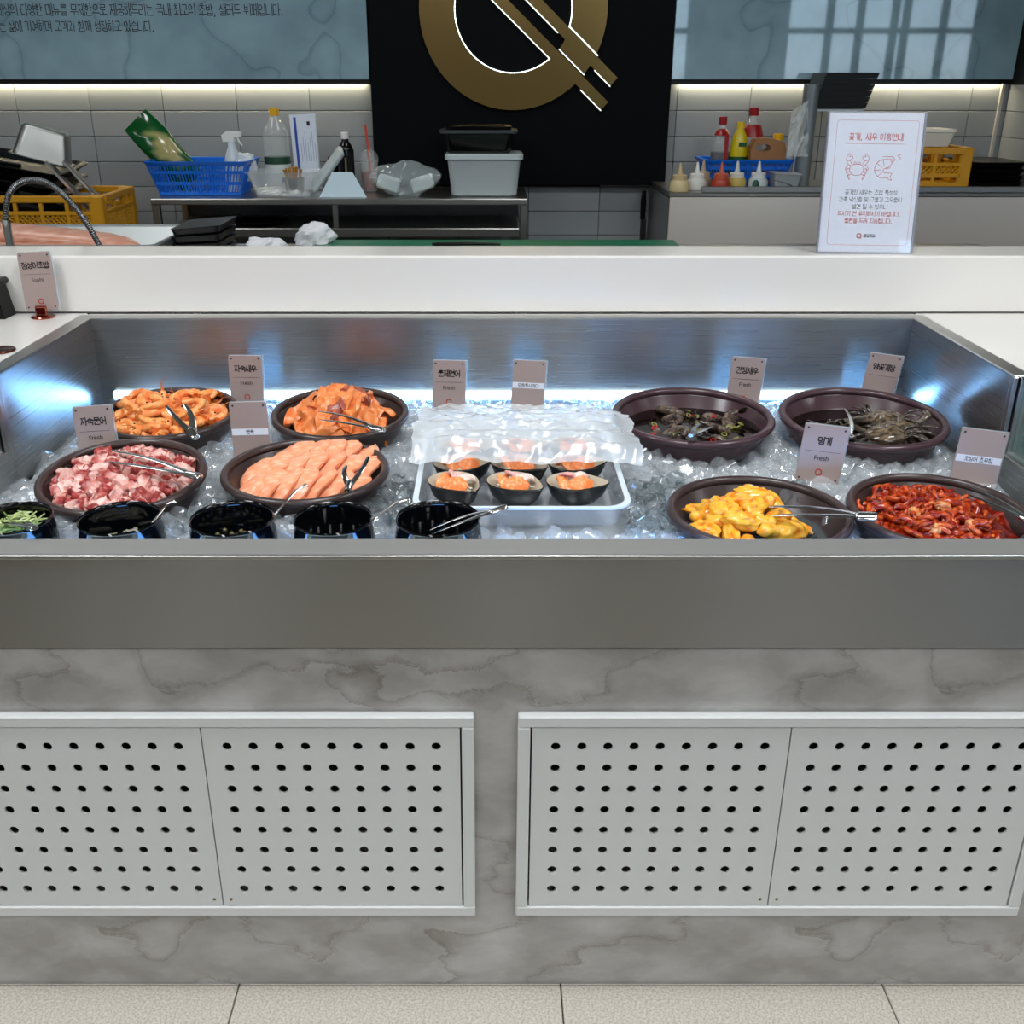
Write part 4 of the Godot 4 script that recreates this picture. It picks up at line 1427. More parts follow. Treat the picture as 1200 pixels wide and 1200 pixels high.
func shell_dish(label: String, at: Vector3, turn: float, sd: int, full := true) -> void:
	var o := thing("shell_dish", label, "dish", at, "black shell shaped dishes on the tray")
	o.rotation.y = turn
	var rows := []
	for q in [[0.45, 0.0], [0.6, 0.003], [0.85, 0.018], [1.0, 0.038], [1.03, 0.04], [1.0, 0.042]]:
		var row := PackedVector3Array()
		for p in dish_outline(q[0]): row.append(V(p.x, q[1], p.y))
		rows.append(row)
	part("body", MB.new().skin(rows, true, true, false).commit(50), mt("dish_black", Color(0.025, 0.028, 0.035), 0.25), o)
	var rows2 := []
	for q in [[1.0, 0.0415], [0.95, 0.037], [0.8, 0.022], [0.5, 0.008]]:
		var row := PackedVector3Array()
		for p in dish_outline(q[0]): row.append(V(p.x, q[1], p.y))
		rows2.append(row)
	part("lining", MB.new().skin(rows2, true, false, true).commit(50), mt("dish_cream", Color(0.78, 0.74, 0.66), 0.3), o)
	var r := RandomNumberGenerator.new()
	r.seed = sd
	# grated radish bed
	var ra := MB.new()
	for i in 70:
		var a := r.randf() * TAU
		var q := V(cos(a), 0, sin(a)) * sqrt(r.randf()) * 0.026 + V(0, r.randf() * 0.01, 0)
		var d := V(r.randf_range(-1, 1), r.randf_range(-0.2, 0.25), r.randf_range(-1, 1)).normalized() * 0.012
		ra.tube([q - d, q + V(0, 0.003, 0), q + d], 0.0011, 4)
	var rd := solo("radish_threads", "white radish threads in the " + label.replace("black shell dish ", "shell dish "), "radish", ra.commit(50), mt("radish_white", Color(0.85, 0.84, 0.8), 0.3), at + V(0, 0.024, 0))
	rd.set_meta("kind", "stuff")
	var kinds: Array = sashimi
	for i in 4:
		var s := solo("raw_fish_slice", ["orange salmon sashimi slice", "smaller salmon sashimi slice", "white fish sashimi slice", "pink fish sashimi slice"][i] + " in " + label.replace("black shell dish ", "dish ").replace(", with sashimi", "").replace(" under the plastic", "covered"), "sashimi", kinds[i], mats["moist"], Vector3.ZERO, "sashimi slices in the shell dishes")
		var q: Vector3 = [V(0.012, 0.043, 0.012), V(-0.018, 0.042, 0.004), V(0.004, 0.046, -0.012), V(-0.008, 0.049, -0.008)][i]
		var ba := Basis(Vector3.UP, turn + [0.5, 2.2, 1.2, 3.0][i] + r.randf_range(-0.4, 0.4)) * Basis.from_euler(V([0.7, 0.5, -0.3, 0.2][i], 0, 0.15))
		s.transform = Transform3D(ba, at + Basis(Vector3.UP, turn) * q)

var sashimi := []
func shell_tray() -> void:
	sashimi = [slab(0.05, 0.03, 0.006, 0.012, 0.004, 51, Color(0.95, 0.5, 0.24), Color(0.98, 0.76, 0.58), 620.0, Color(0.96, 0.6, 0.36)), slab(0.046, 0.026, 0.006, 0.012, 0.005, 52, Color(0.95, 0.52, 0.26), Color(0.98, 0.78, 0.6), 620.0, Color(0.96, 0.6, 0.36)), slab(0.05, 0.03, 0.006, 0.01, 0.005, 53, Color(0.9, 0.82, 0.78), Color(0.95, 0.9, 0.88), 300.0, Color(0.92, 0.78, 0.74)), slab(0.042, 0.024, 0.006, 0.008, 0.005, 54, Color(0.9, 0.68, 0.64), Color(0.95, 0.84, 0.82), 400.0, Color(0.9, 0.6, 0.58))]
	var o := thing("plastic_tray", "frosted clear plastic tray holding the shell dishes on the ice", "tray", V(0.053, 0.832, -1.795))
	var hx := 0.178
	var hz := 0.205
	var m := tub([[hx - 0.014, hz - 0.014, 0.03, 0.0], [hx - 0.008, hz - 0.008, 0.034, 0.004], [hx, hz, 0.036, 0.038], [hx + 0.006, hz + 0.006, 0.04, 0.04], [hx + 0.006, hz + 0.006, 0.04, 0.043], [hx - 0.001, hz - 0.001, 0.036, 0.041], [hx - 0.01, hz - 0.01, 0.034, 0.007], [hx - 0.016, hz - 0.016, 0.03, 0.003]])
	part("tub", m.commit(45), mt("tray_plastic", Color(0.92, 0.95, 0.97, 0.07), 0.08), o)
	var rim := MB.new()
	var rows := []
	for q in [[0.003, 0.0385], [0.0085, 0.0395], [0.0085, 0.0435], [0.003, 0.0445], [-0.001, 0.0425]]:
		var row := PackedVector3Array()
		for p in rrect(hx + q[0], hz + q[0], 0.038): row.append(V(p.x, q[1], p.y))
		rows.append(row)
	rim.skin(rows, true, false, false, true)
	part("rim", rim.commit(50), mt("tray_rim", Color(0.82, 0.87, 0.9), 0.25), o)
	var lb := ["black shell dish nearest the dark sauce pot, with sashimi", "black shell dish in the middle of the front row, with sashimi", "black shell dish with its tip toward the ice, front row end",
		"black shell dish of the second row, partly under the plastic", "black shell dish of the second row, centre, under the plastic", "black shell dish of the second row, last, under the plastic",
		"black shell dish of the back row, first, under the plastic", "black shell dish of the back row, centre, under the plastic", "black shell dish of the back row, last, under the plastic"]
	var tn := [[-0.9, -0.7, -0.1], [0.3, -0.5, 0.2], [0.0, 0.3, -0.2]]
	for j in 3:
		for i in 3:
			shell_dish(lb[j * 3 + i], V([-0.064, 0.042, 0.15][i] + 0.008 * j, 0.837, -1.698 - 0.097 * j), tn[j][i], j * 3 + i + 60)
	# crumpled clear bag over the back rows
	var rows3 := []
	var nx := 84
	var nzv := 52
	for j in nzv:
		var v := float(j) / (nzv - 1)
		var row := PackedVector3Array()
		for i in nx:
			var u := float(i) / (nx - 1)
			var x := lerpf(-0.135, 0.27, u) + 0.012 * nz(V(v * 4.0, 7, 0), 0.9) + (0.012 * (1.0 - v)) * (u * 2 - 1)
			var z := lerpf(-1.752, -2.02, v) + 0.012 * nz(V(u * 5.0, 3, 0), 0.9)
			var y := 0.916 + 0.016 * sin(v * PI) + 0.009 * nz(V(u * 3.0, v * 2.4, 1), 1.0)
			y += 0.012 * (1.0 - absf(nz(V(u * 3.2 + v, v * 4.0, 9), 1.0)) * 3.0) * 0.4
			y += 0.003 * absf(nz(V(u * 9.0, v * 6.0, 4), 1.0))
			y -= 0.022 * smoothstep(0.16, 0.0, v) + 0.012 * smoothstep(0.88, 1.0, u)
			row.append(V(x, y, z))
		rows3.append(row)
	var bag := MB.new()
	var s := bag.f.size()
	bag.skin(rows3)
	solo("plastic_bag", "crumpled clear plastic bag laid over the back shell dishes", "plastic bag", bag.commit(35), mt("film", Color(0.93, 0.96, 0.98, 0.42), 0.16))

func ice_spots() -> Array:
	var a := []
	var r := RandomNumberGenerator.new()
	r.seed = 99
	var step := 0.0235
	var x := XL + 0.02
	while x < XR - 0.018:
		var z := -2.335
		while z < -1.46:
			for lay in 2:
				var p := V(x + r.randf_range(-0.009, 0.009), 0.0, z + r.randf_range(-0.009, 0.009))
				var y := ICE - 0.012 + 0.016 * lay + 0.012 * nz(V(p.x * 6.0, 0, p.z * 6.0), 1.0) - 0.006 * r.randf()
				if z > -1.6: y -= 0.004
				# lower towards the ends of the basin
				if p.x < -0.86 or p.x > 0.93: y -= 0.02
				p.y = y
				if lay == 1 and r.randf() < 0.35: continue
				var ok := true
				for k in BOWLS:
					var c: Vector3 = BOWLS[k][0]
					var d := Vector2(p.x - c.x, p.z - c.z).length()
					if d < BOWLS[k][1] * 0.84 + 0.013: ok = false
				for c in [[-0.772, 0.064], [-0.598, 0.066], [-0.417, 0.068], [-0.254, 0.064], [-0.085, 0.069]]:
					if Vector2(p.x - c[0], p.z + 1.517).length() < c[1] + 0.012: ok = false
				if absf(p.x - 0.053) < 0.192 and absf(p.z + 1.795) < 0.205: ok = false
				if ok: a.append([p, r.randf() * TAU, r.randf() * TAU, r.randf_range(0.8, 1.2), r.randi() % 5])
			z += step
		x += step
	return a

func ice() -> void:
	var im := mt("ice", Color(0.93, 0.96, 0.98, 0.1), 0.04)
	var ic := mt("ice_clear", Color(0.94, 0.97, 0.98, 0.06), 0.03, 0.0, {"refraction_enabled": true, "refraction_scale": 0.031})
	var kinds := []
	for k in 5:
		var m := lump(V(0.0165, 0.014, 0.015), [0.5, 0.6, 0.45, 0.65, 0.55][k], 0.4, 1.5, k * 2 + 1, 8, 6)
		kinds.append(m.commit(16))
	var sp := ice_spots()
	var eye := V(0, 1.54, 0)
	sp.sort_custom(func(a, b): return a[0].distance_to(eye) - (0.0 if a[0].z < -1.6 else -2.0) < b[0].distance_to(eye) - (0.0 if b[0].z < -1.6 else -2.0))
	var rest := []
	for k in 5: rest.append([])
	for i in sp.size():
		var s: Array = sp[i]
		var b := Basis.from_euler(V(s[1], s[2], s[1] * 0.7)).scaled(V(s[3], s[3], s[3]))
		if i < 300:
			var near := ""
			var best := 9.0
			for k in [["shrimp", "boiled shrimp bowl"], ["smoked", "smoked salmon bowl"], ["octopus", "octopus bowl"], ["slices", "sliced salmon bowl"], ["soy", "soy shrimp bowl"], ["crab", "crab bowl"], ["squirt", "sea squirt bowl"], ["squid", "spicy squid bowl"]]:
				var dd: float = s[0].distance_to(BOWLS[k[0]][0])
				if dd < best:
					best = dd
					near = k[1]
			if absf(s[0].x - 0.053) < 0.26 and s[0].z > -2.05: near = "plastic tray"
			var o := solo("ice_cube", "small clear ice cube beside the " + near, "ice cube", kinds[s[4]], ic if i % 2 else im, Vector3.ZERO, "ice cubes between the bowls")
			o.transform = Transform3D(b, s[0])
		else: rest[s[4]].append(Transform3D(b, s[0]))
	var all := thing("loose_ice", "loose clear ice filling the rest of the basin", "ice")
	all.set_meta("kind", "stuff")
	for k in 5:
		var mm := MultiMesh.new()
		mm.transform_format = MultiMesh.TRANSFORM_3D
		mm.mesh = kinds[k]
		mm.instance_count = rest[k].size()
		for i in rest[k].size(): mm.set_instance_transform(i, rest[k][i])
		var mi := MultiMeshInstance3D.new()
		mi.name = "loose_cubes"
		mi.multimesh = mm
		mi.material_override = im
		all.add_child(mi, true)
	# crushed bed below
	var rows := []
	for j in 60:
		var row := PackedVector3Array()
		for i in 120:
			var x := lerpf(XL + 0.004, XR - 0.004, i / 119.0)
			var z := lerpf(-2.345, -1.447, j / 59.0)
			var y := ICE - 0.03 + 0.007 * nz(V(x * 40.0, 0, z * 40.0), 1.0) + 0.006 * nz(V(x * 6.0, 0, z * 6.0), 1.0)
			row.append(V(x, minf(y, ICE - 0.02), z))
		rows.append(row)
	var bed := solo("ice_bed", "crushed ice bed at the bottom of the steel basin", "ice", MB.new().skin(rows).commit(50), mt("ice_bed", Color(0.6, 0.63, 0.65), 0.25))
	bed.set_meta("kind", "stuff")

# ---------------------------------------------------------------- kitchen behind the counter
func kitchen() -> void:
	var sp: Material = mats["steel_plain"]
	# low worktop right behind the ledge, with the green cutting boards
	var wt := thing("prep_table", "steel preparation table behind the white ledge", "table", V(-0.2, 0, -3.05))
	part("table_top", bev(V(3.6, 0.03, 0.8), 0.004), sp, wt, V(0, 1.02, 0))
	for s in [V(-1.75, 0.5, -0.36), V(1.75, 0.5, -0.36), V(-1.75, 0.5, 0.36), V(1.75, 0.5, 0.36)]: part("leg", bx(V(0.04, 1.005, 0.04)), sp, wt, s)
	solo("cutting_board", "long green plastic cutting board behind the white ledge", "cutting board", bev(V(1.14, 0.024, 0.55), 0.006), mt("board_green", Color(0.05, 0.42, 0.3), 0.45), V(0.02, 1.0475, -3.09))
	var kn := MB.new().tube([V(-0.11, 0, 0), V(-0.1, 0, 0), V(0.0, 0.002, 0), V(0.1, 0.0, 0)], [0.006, 0.011, 0.011, 0.006], 10, 0.5)
	solo("kitchen_knife", "black handled knife lying on the green cutting board", "knife", kn.commit(50), mats["black_plastic"], V(-0.07, 1.066, -3.22))
	over_shelf()
	side_cabinet()
	crates()
	salmon_tray()
	shelf_things()
	cabinet_things()

func over_shelf() -> void:
	var sp: Material = mats["steel_plain"]
	var o := thing("steel_shelf", "two tier steel shelf under the black panel, with the blue basket on top", "shelf", V(-0.57, 0, -4.21))
	part("top_board", bev(V(1.42, 0.022, 0.42), 0.003), sp, o, V(0, 1.107, 0))
	part("lower_board", bev(V(1.36, 0.032, 0.4), 0.003), sp, o, V(0, 0.993, 0))
	for s in [V(-0.695, 0.55, 0.19), V(0.695, 0.55, 0.19), V(-0.695, 0.55, -0.19), V(0.695, 0.55, -0.19)]: part("leg", bev(V(0.028, 1.094, 0.028), 0.003), sp, o, s)
	part("upright", bev(V(0.02, 0.085, 0.02), 0.002), sp, o, V(-0.02, 1.052, 0.18))
	part("back_plate", bx(V(1.36, 0.085, 0.008)), mats["dark_steel"], o, V(0, 1.052, -0.19))
	var pl_ := solo("dark_plate", "dark round plate on the lower shelf tier under the basket", "plate", MB.new().lathe([Vector2(0.001, 0), Vector2(0.06, 0), Vector2(0.11, 0.012), Vector2(0.113, 0.014), Vector2(0.06, 0.006), Vector2(0.001, 0.005)], 36).commit(40), mats["black_plastic"], V(-0.9, 1.01, -4.13))

func side_cabinet() -> void:
	var sp: Material = mats["steel_plain"]
	var o := thing("steel_cabinet", "steel cabinet behind the notice stand with the sauce bottles on top", "cabinet", V(1.355, 0, -4.2))
	part("body", bev(V(1.39, 1.13, 0.5), 0.004), sp, o, V(0, 0.565, 0))
	part("front_sheet", bx(V(1.39, 0.2, 0.006)), mt("steel_cab", Color(0.82, 0.8, 0.77), 0.5, 1.0, {"anisotropy_enabled": true, "anisotropy": -0.6}), o, V(0.004, 1.03, 0.256))
	part("top_edge", bev(V(1.39, 0.014, 0.51), 0.003), sp, o, V(0, 1.138, 0))
	part("upstand", bev(V(1.27, 0.022, 0.006), 0.002), sp, o, V(0.06, 1.156, 0.245))

# slatted plastic basket, base at the origin
func basket(o: Node3D, bx0: Vector2, tx0: Vector2, h: float, m: Material) -> void:
	var b := MB.new()
	b.box(V(0, 0.003, 0), V(bx0.x * 2, 0.006, bx0.y * 2), 0.002)
	part("base", b.commit(30), m, o)
	var rim := tub([[tx0.x - 0.004, tx0.y - 0.004, 0.012, h - 0.016], [tx0.x, tx0.y, 0.014, h - 0.014], [tx0.x + 0.012, tx0.y + 0.012, 0.018, h - 0.004], [tx0.x + 0.012, tx0.y + 0.012, 0.018, h], [tx0.x - 0.004, tx0.y - 0.004, 0.012, h - 0.002]], 4)
	var rm := MB.new()
	var rows := []
	for q in [[-0.003, h - 0.018], [0.002, h - 0.016], [0.012, h - 0.004], [0.012, h], [-0.003, h - 0.001]]:
		var row := PackedVector3Array()
		for p in rrect(tx0.x + q[0], tx0.y + q[0], 0.014, 4): row.append(V(p.x, q[1], p.y))
		rows.append(row)
	rm.skin(rows, true, false, false, true)
	part("rim", rm.commit(40), m, o)
	for side in 4:
		var w := MB.new()
		var lng := side < 2
		var sg := 1.0 if side % 2 == 0 else -1.0
		var n := 30 if lng else 16
		for i in n + 1:
			var u := float(i) / n * 2.0 - 1.0
			var a := V(bx0.x * u, 0.0, bx0.y * sg) if lng else V(bx0.x * sg, 0.0, bx0.y * u)
			var c := V(tx0.x * u, h - 0.012, tx0.y * sg) if lng else V(tx0.x * sg, h - 0.012, tx0.y * u)
			w.tube([a, c], 0.0028 if i % 5 else 0.005, 4, 0.7)
		for y in [0.008, h * 0.36, h * 0.68]:
			var k: float = y / h
			var ex := lerpf(bx0.x, tx0.x, k)
			var ez := lerpf(bx0.y, tx0.y, k)
			if lng: w.box(V(0, y, ez * sg), V(ex * 2, 0.012, 0.004), 0.001)
			else: w.box(V(ex * sg, y, 0), V(0.004, 0.012, ez * 2), 0.001)
		var s := part("slatted_wall", w.commit(30), m, o)

func crate(o: Node3D, s: Vector3, m: Material) -> void:
	var hx := s.x / 2
	var hz := s.z / 2
	part("base", bev(V(s.x - 0.01, 0.01, s.z - 0.01), 0.002), m, o, V(0, 0.005, 0))
	for k in 4: part("corner_post", bev(V(0.05, s.y, 0.05), 0.006), m, o, V(hx - 0.02 if k & 1 else -hx + 0.02, s.y / 2, hz - 0.02 if k & 2 else -hz + 0.02))
	for side in 4:
		var lng := side < 2
		var sg := 1.0 if side % 2 == 0 else -1.0
		var L := (s.x if lng else s.z) - 0.06
		var w := MB.new()
		w.box(V(0, s.y - 0.012, 0), V(L, 0.024, 0.02), 0.003)
		w.box(V(0, s.y - 0.06, 0), V(L, 0.014, 0.012), 0.002)
		w.box(V(0, s.y * 0.32, 0), V(L, 0.016, 0.01), 0.002)
		w.box(V(0, 0.012, 0), V(L, 0.024, 0.012), 0.002)
		var n := int(L / 0.085)
		for i in n + 1: w.box(V(-L / 2 + L * i / n, s.y / 2, 0), V(0.014, s.y * 0.98, 0.011), 0.002)
		var y0 := s.y * 0.32
		var y1 := s.y - 0.06
		var x := -L / 2 - (y1 - y0)
		while x < L / 2:
			for d in [1, -1]:
				var a := Vector2(x, y0 if d > 0 else y1)
				var c := Vector2(x + (y1 - y0), y1 if d > 0 else y0)
				var t0 := clampf((-L / 2 - a.x) / (c.x - a.x), 0, 1)
				var t1 := clampf((L / 2 - a.x) / (c.x - a.x), 0, 1)
				if t1 - t0 > 0.05:
					var p := a.lerp(c, t0)
					var q := a.lerp(c, t1)
					w.tube([V(p.x, p.y, 0), V(q.x, q.y, 0)], 0.0032, 4, 1.0, Vector3.BACK)
			x += 0.018
		var pp := part("lattice_wall", w.commit(30), m, o)
		pp.position = V(0, 0, hz * sg) if lng else V(hx * sg, 0, 0)
		if not lng: pp.rotation.y = PI / 2

func crates() -> void:
	var ym := mt("crate_yellow", Color(0.74, 0.53, 0.05), 0.4)
	var tb := thing("low_cabinet", "steel stand under the yellow crate at the end of the kitchen", "cabinet", V(-1.8, 0, -4.0))
	part("body", bev(V(0.88, 0.93, 0.62), 0.004), mats["dark_steel"], tb, V(0, 0.465, 0))
	var a := thing("plastic_crate", "yellow lattice crate with black pans piled in it", "crate", V(-1.725, 0.93, -3.93))
	crate(a, V(0.7, 0.225, 0.36), ym)
	# black lids piled in the crate
	var tn := [0.1, 0.02, -0.06, 0.05]
	for i in 4:
		var o := thing("black_pan", ["black food pan lowest in the yellow crate", "black food pan second in the yellow crate", "black food pan third in the yellow crate", "topmost black food pan in the yellow crate, under the steel pan"][i], "pan", V(-1.79 + 0.012 * i, 1.11 + 0.042 * i, -3.93))
		o.rotation = V(0.06, tn[i], -0.17)
		part("plate", tub([[0.2, 0.14, 0.03, 0.0], [0.205, 0.145, 0.03, 0.004], [0.225, 0.16, 0.035, 0.028], [0.235, 0.168, 0.036, 0.03], [0.235, 0.168, 0.036, 0.034], [0.22, 0.156, 0.034, 0.031], [0.19, 0.13, 0.03, 0.008]]).commit(45), mats["black_plastic"], o)
		part("grip", bev(V(0.08, 0.012, 0.02), 0.003), mats["black_plastic"], o, V(0, 0.014, 0))
	var st := thing("steel_pan", "upturned steel food pan on top of the black pans", "pan", V(-1.6, 1.272, -3.86))
	st.rotation = V(0.0, 0.25, -0.28)
	part("body", tub([[0.095, 0.07, 0.025, 0.0], [0.092, 0.068, 0.025, 0.01], [0.078, 0.056, 0.025, 0.094], [0.07, 0.048, 0.024, 0.104], [0.05, 0.035, 0.02, 0.106]]).commit(45), sp_mat("pan_steel", Color(0.62, 0.63, 0.62), 0.35), st)
	part("flange", tub([[0.095, 0.07, 0.025, -0.002], [0.105, 0.08, 0.028, -0.002], [0.105, 0.08, 0.028, 0.001], [0.095, 0.07, 0.025, 0.001]]).commit(45), mats["pan_steel"], st)
	for i in 2:
		var l := thing("flat_steel_pan", ["flat steel pan leaning in the crate below the pan", "second flat steel pan leaning in the crate edge"][i], "pan", V(-1.51 + 0.05 * i, 1.19 + 0.0 * i, -3.83 - 0.03 * i))
		l.rotation = V(0, 0.35, -0.93)
		part("plate", bev(V(0.2, 0.004, 0.14), 0.0015), mats["pan_steel"], l)
		part("fold", bev(V(0.2, 0.012, 0.006), 0.002), mats["chrome"], l, V(0, -0.004, 0.07))
	var b := thing("plastic_crate", "yellow lattice crate behind the notice stand with a white box on top", "crate", V(1.63, 1.1455, -4.24))
	crate(b, V(0.38, 0.148, 0.3), ym)
	solo("clear_box", "translucent white plastic box on the yellow crate", "box", tub([[0.1, 0.08, 0.015, 0.0], [0.115, 0.09, 0.018, 0.05], [0.12, 0.094, 0.018, 0.052], [0.118, 0.092, 0.018, 0.062], [0.05, 0.04, 0.01, 0.064]]).commit(40), mt("box_milk", Color(0.8, 0.8, 0.76), 0.35), V(1.66, 1.294, -4.24))
	for i in 4:
		var o := thing("black_tray", "black tray %s in the stack in the kitchen corner" % ["lowest", "second from the bottom", "second from the top", "topmost"][i], "tray", V(1.945, 1.147 + 0.024 * i, -4.24), "black trays in the corner stack")
		part("plate", tub([[0.085, 0.13, 0.02, 0.0], [0.09, 0.135, 0.02, 0.003], [0.098, 0.145, 0.024, 0.02], [0.1, 0.148, 0.024, 0.022], [0.06, 0.1, 0.02, 0.023]]).commit(40), mats["black_plastic"], o)

func sp_mat(k: String, c: Color, r: float) -> StandardMaterial3D:
	return mt(k, c, r, 1.0)

func salmon_tray() -> void:
	var o := thing("steel_tray", "steel tray holding raw salmon fillets behind the ledge", "tray", V(-1.32, 1.036, -3.05))
	part("pan", tub([[0.36, 0.16, 0.03, 0.0], [0.365, 0.165, 0.03, 0.004], [0.395, 0.195, 0.04, 0.075], [0.41, 0.21, 0.045, 0.078], [0.41, 0.21, 0.045, 0.084], [0.392, 0.192, 0.04, 0.08], [0.36, 0.16, 0.03, 0.01], [0.34, 0.14, 0.025, 0.006]]).commit(45), mt("tray_grey", Color(0.66, 0.68, 0.68), 0.4, 0.6), o)
	for k in 3:
		var rows := []
		for i in 30:
			var u := i / 29.0
			var row := PackedVector3Array()
			for j in 16:
				var a := TAU * j / 16
				var w := sqrt(maxf(0.01, 1.0 - pow(absf(u * 2 - 1), 4.0)))
				var bump := 1.0 + 0.05 * sin(u * 90.0)
				row.append(V((u - 0.5) * 0.66, sin(a) * 0.03 * w * (bump if sin(a) > 0 else 1.0), cos(a) * 0.075 * w))
			rows.append(row)
		var m := MB.new().skin(rows, true, true, true)
		m.tint(func(p): return lin(Color(0.78, 0.55, 0.46).lerp(Color(0.86, 0.7, 0.62), smoothstep(0.3, 0.9, sin((p.x + absf(p.z) * 0.8) * 190.0)) * 0.7 + 0.2 * nz(p, 30.0))))
		var f := solo("salmon_fillet", ["pink salmon fillet at the front of the steel tray", "pink salmon fillet at the back of the steel tray", "pink salmon fillet lying on top of the other two"][k], "salmon", m.commit(60, true), mats["moist"], [V(-1.32, 1.076, -2.97), V(-1.34, 1.076, -3.12), V(-1.36, 1.115, -3.06)][k], "raw salmon fillets")
		f.rotation = V(0, [0.05, -0.06, 0.03][k], [-0.03, -0.04, -0.09][k])
	# spring hose tap
	var t := thing("spring_tap", "bent chrome spring hose tap in front of the salmon tray", "tap", V(-1.285, 1.036, -2.8))
	var path := []
	var rad := []
	var pts := [V(0, 0.14, 0), V(0.006, 0.17, 0), V(0.022, 0.203, 0), V(0.05, 0.226, 0), V(0.09, 0.236, 0), V(0.135, 0.228, 0), V(0.178, 0.196, 0), V(0.215, 0.15, 0), V(0.24, 0.105, 0), V(0.262, 0.055, 0)]
	var cv := Curve3D.new()
	for i in pts.size(): pts[i] = pts[i] * V(0.95, 1.085, 1)
	for i in pts.size():
		var tn: Vector3 = (pts[mini(i + 1, 9)] - pts[maxi(i - 1, 0)]) * 0.18
		cv.add_point(pts[i], -tn, tn)
	var L := cv.get_baked_length()
	for i in 300:
		path.append(cv.sample_baked(L * i / 299.0, true))
		rad.append(0.0085 if i % 4 < 2 else 0.0068)
	part("spring_hose", MB.new().tube(path, rad, 10, 1.0, Vector3.BACK).commit(50), sp_mat("spring_steel", Color(0.5, 0.52, 0.53), 0.25), t)
	part("riser", MB.new().lathe([Vector2(0.001, 0), Vector2(0.022, 0), Vector2(0.022, 0.012), Vector2(0.011, 0.016), Vector2(0.011, 0.155), Vector2(0.001, 0.157)], 20).commit(40), mats["chrome"], t)
	part("spray_head", MB.new().tube([V(0.245, 0.066, 0), V(0.262, 0.022, 0)], [0.011, 0.014], 12).commit(40), mats["chrome"], t)
	# black trays beside it
	for i in 5:
		var b := thing("black_tray", "black tray %s in the stack beside the salmon" % ["lowest", "second from below", "in the middle", "second from above", "topmost"][i], "tray", V(-0.845 + 0.002 * i, 1.0365 + 0.0225 * i, -3.09), "black trays beside the salmon")
		b.rotation.z = 0.02 * i
		part("plate", tub([[0.06, 0.1, 0.012, 0.0], [0.066, 0.105, 0.014, 0.003], [0.07, 0.11, 0.014, 0.019], [0.072, 0.112, 0.015, 0.021], [0.04, 0.08, 0.01, 0.022]]).commit(40), mats["black_plastic"], b)
	# cloths
	var ci := 0
	for c in [V(-0.66, 1.035, -3.08), V(-0.55, 1.035, -3.3)]:
		var m := lump(V(0.06, 0.04, 0.045), 0.95, 0.4, 1.1, 3 + ci, 24, 14)
		solo("white_cloth", ["small crumpled white cloth beside the black trays", "larger crumpled white cloth beside the green board"][ci], "cloth", m.commit(40), mt("cloth_white", Color(0.85, 0.86, 0.88), 0.8), c + V(0, 0.032 + 0.012 * ci, 0))
		ci += 1

func bottle(o: Node3D, prof: Array, m: Material, cap_y: float, cap_r: float, cap_h: float, cm: Material) -> void:
	var p := []
	for q in prof: p.append(Vector2(q[0], q[1]))
	part("body", MB.new().lathe(p, 28, true, true).commit(40), m, o)
	part("cap", MB.new().lathe([Vector2(cap_r, 0), Vector2(cap_r, cap_h - 0.002), Vector2(cap_r * 0.88, cap_h)], 20, true, true).commit(35), cm, o, V(0, cap_y, 0))

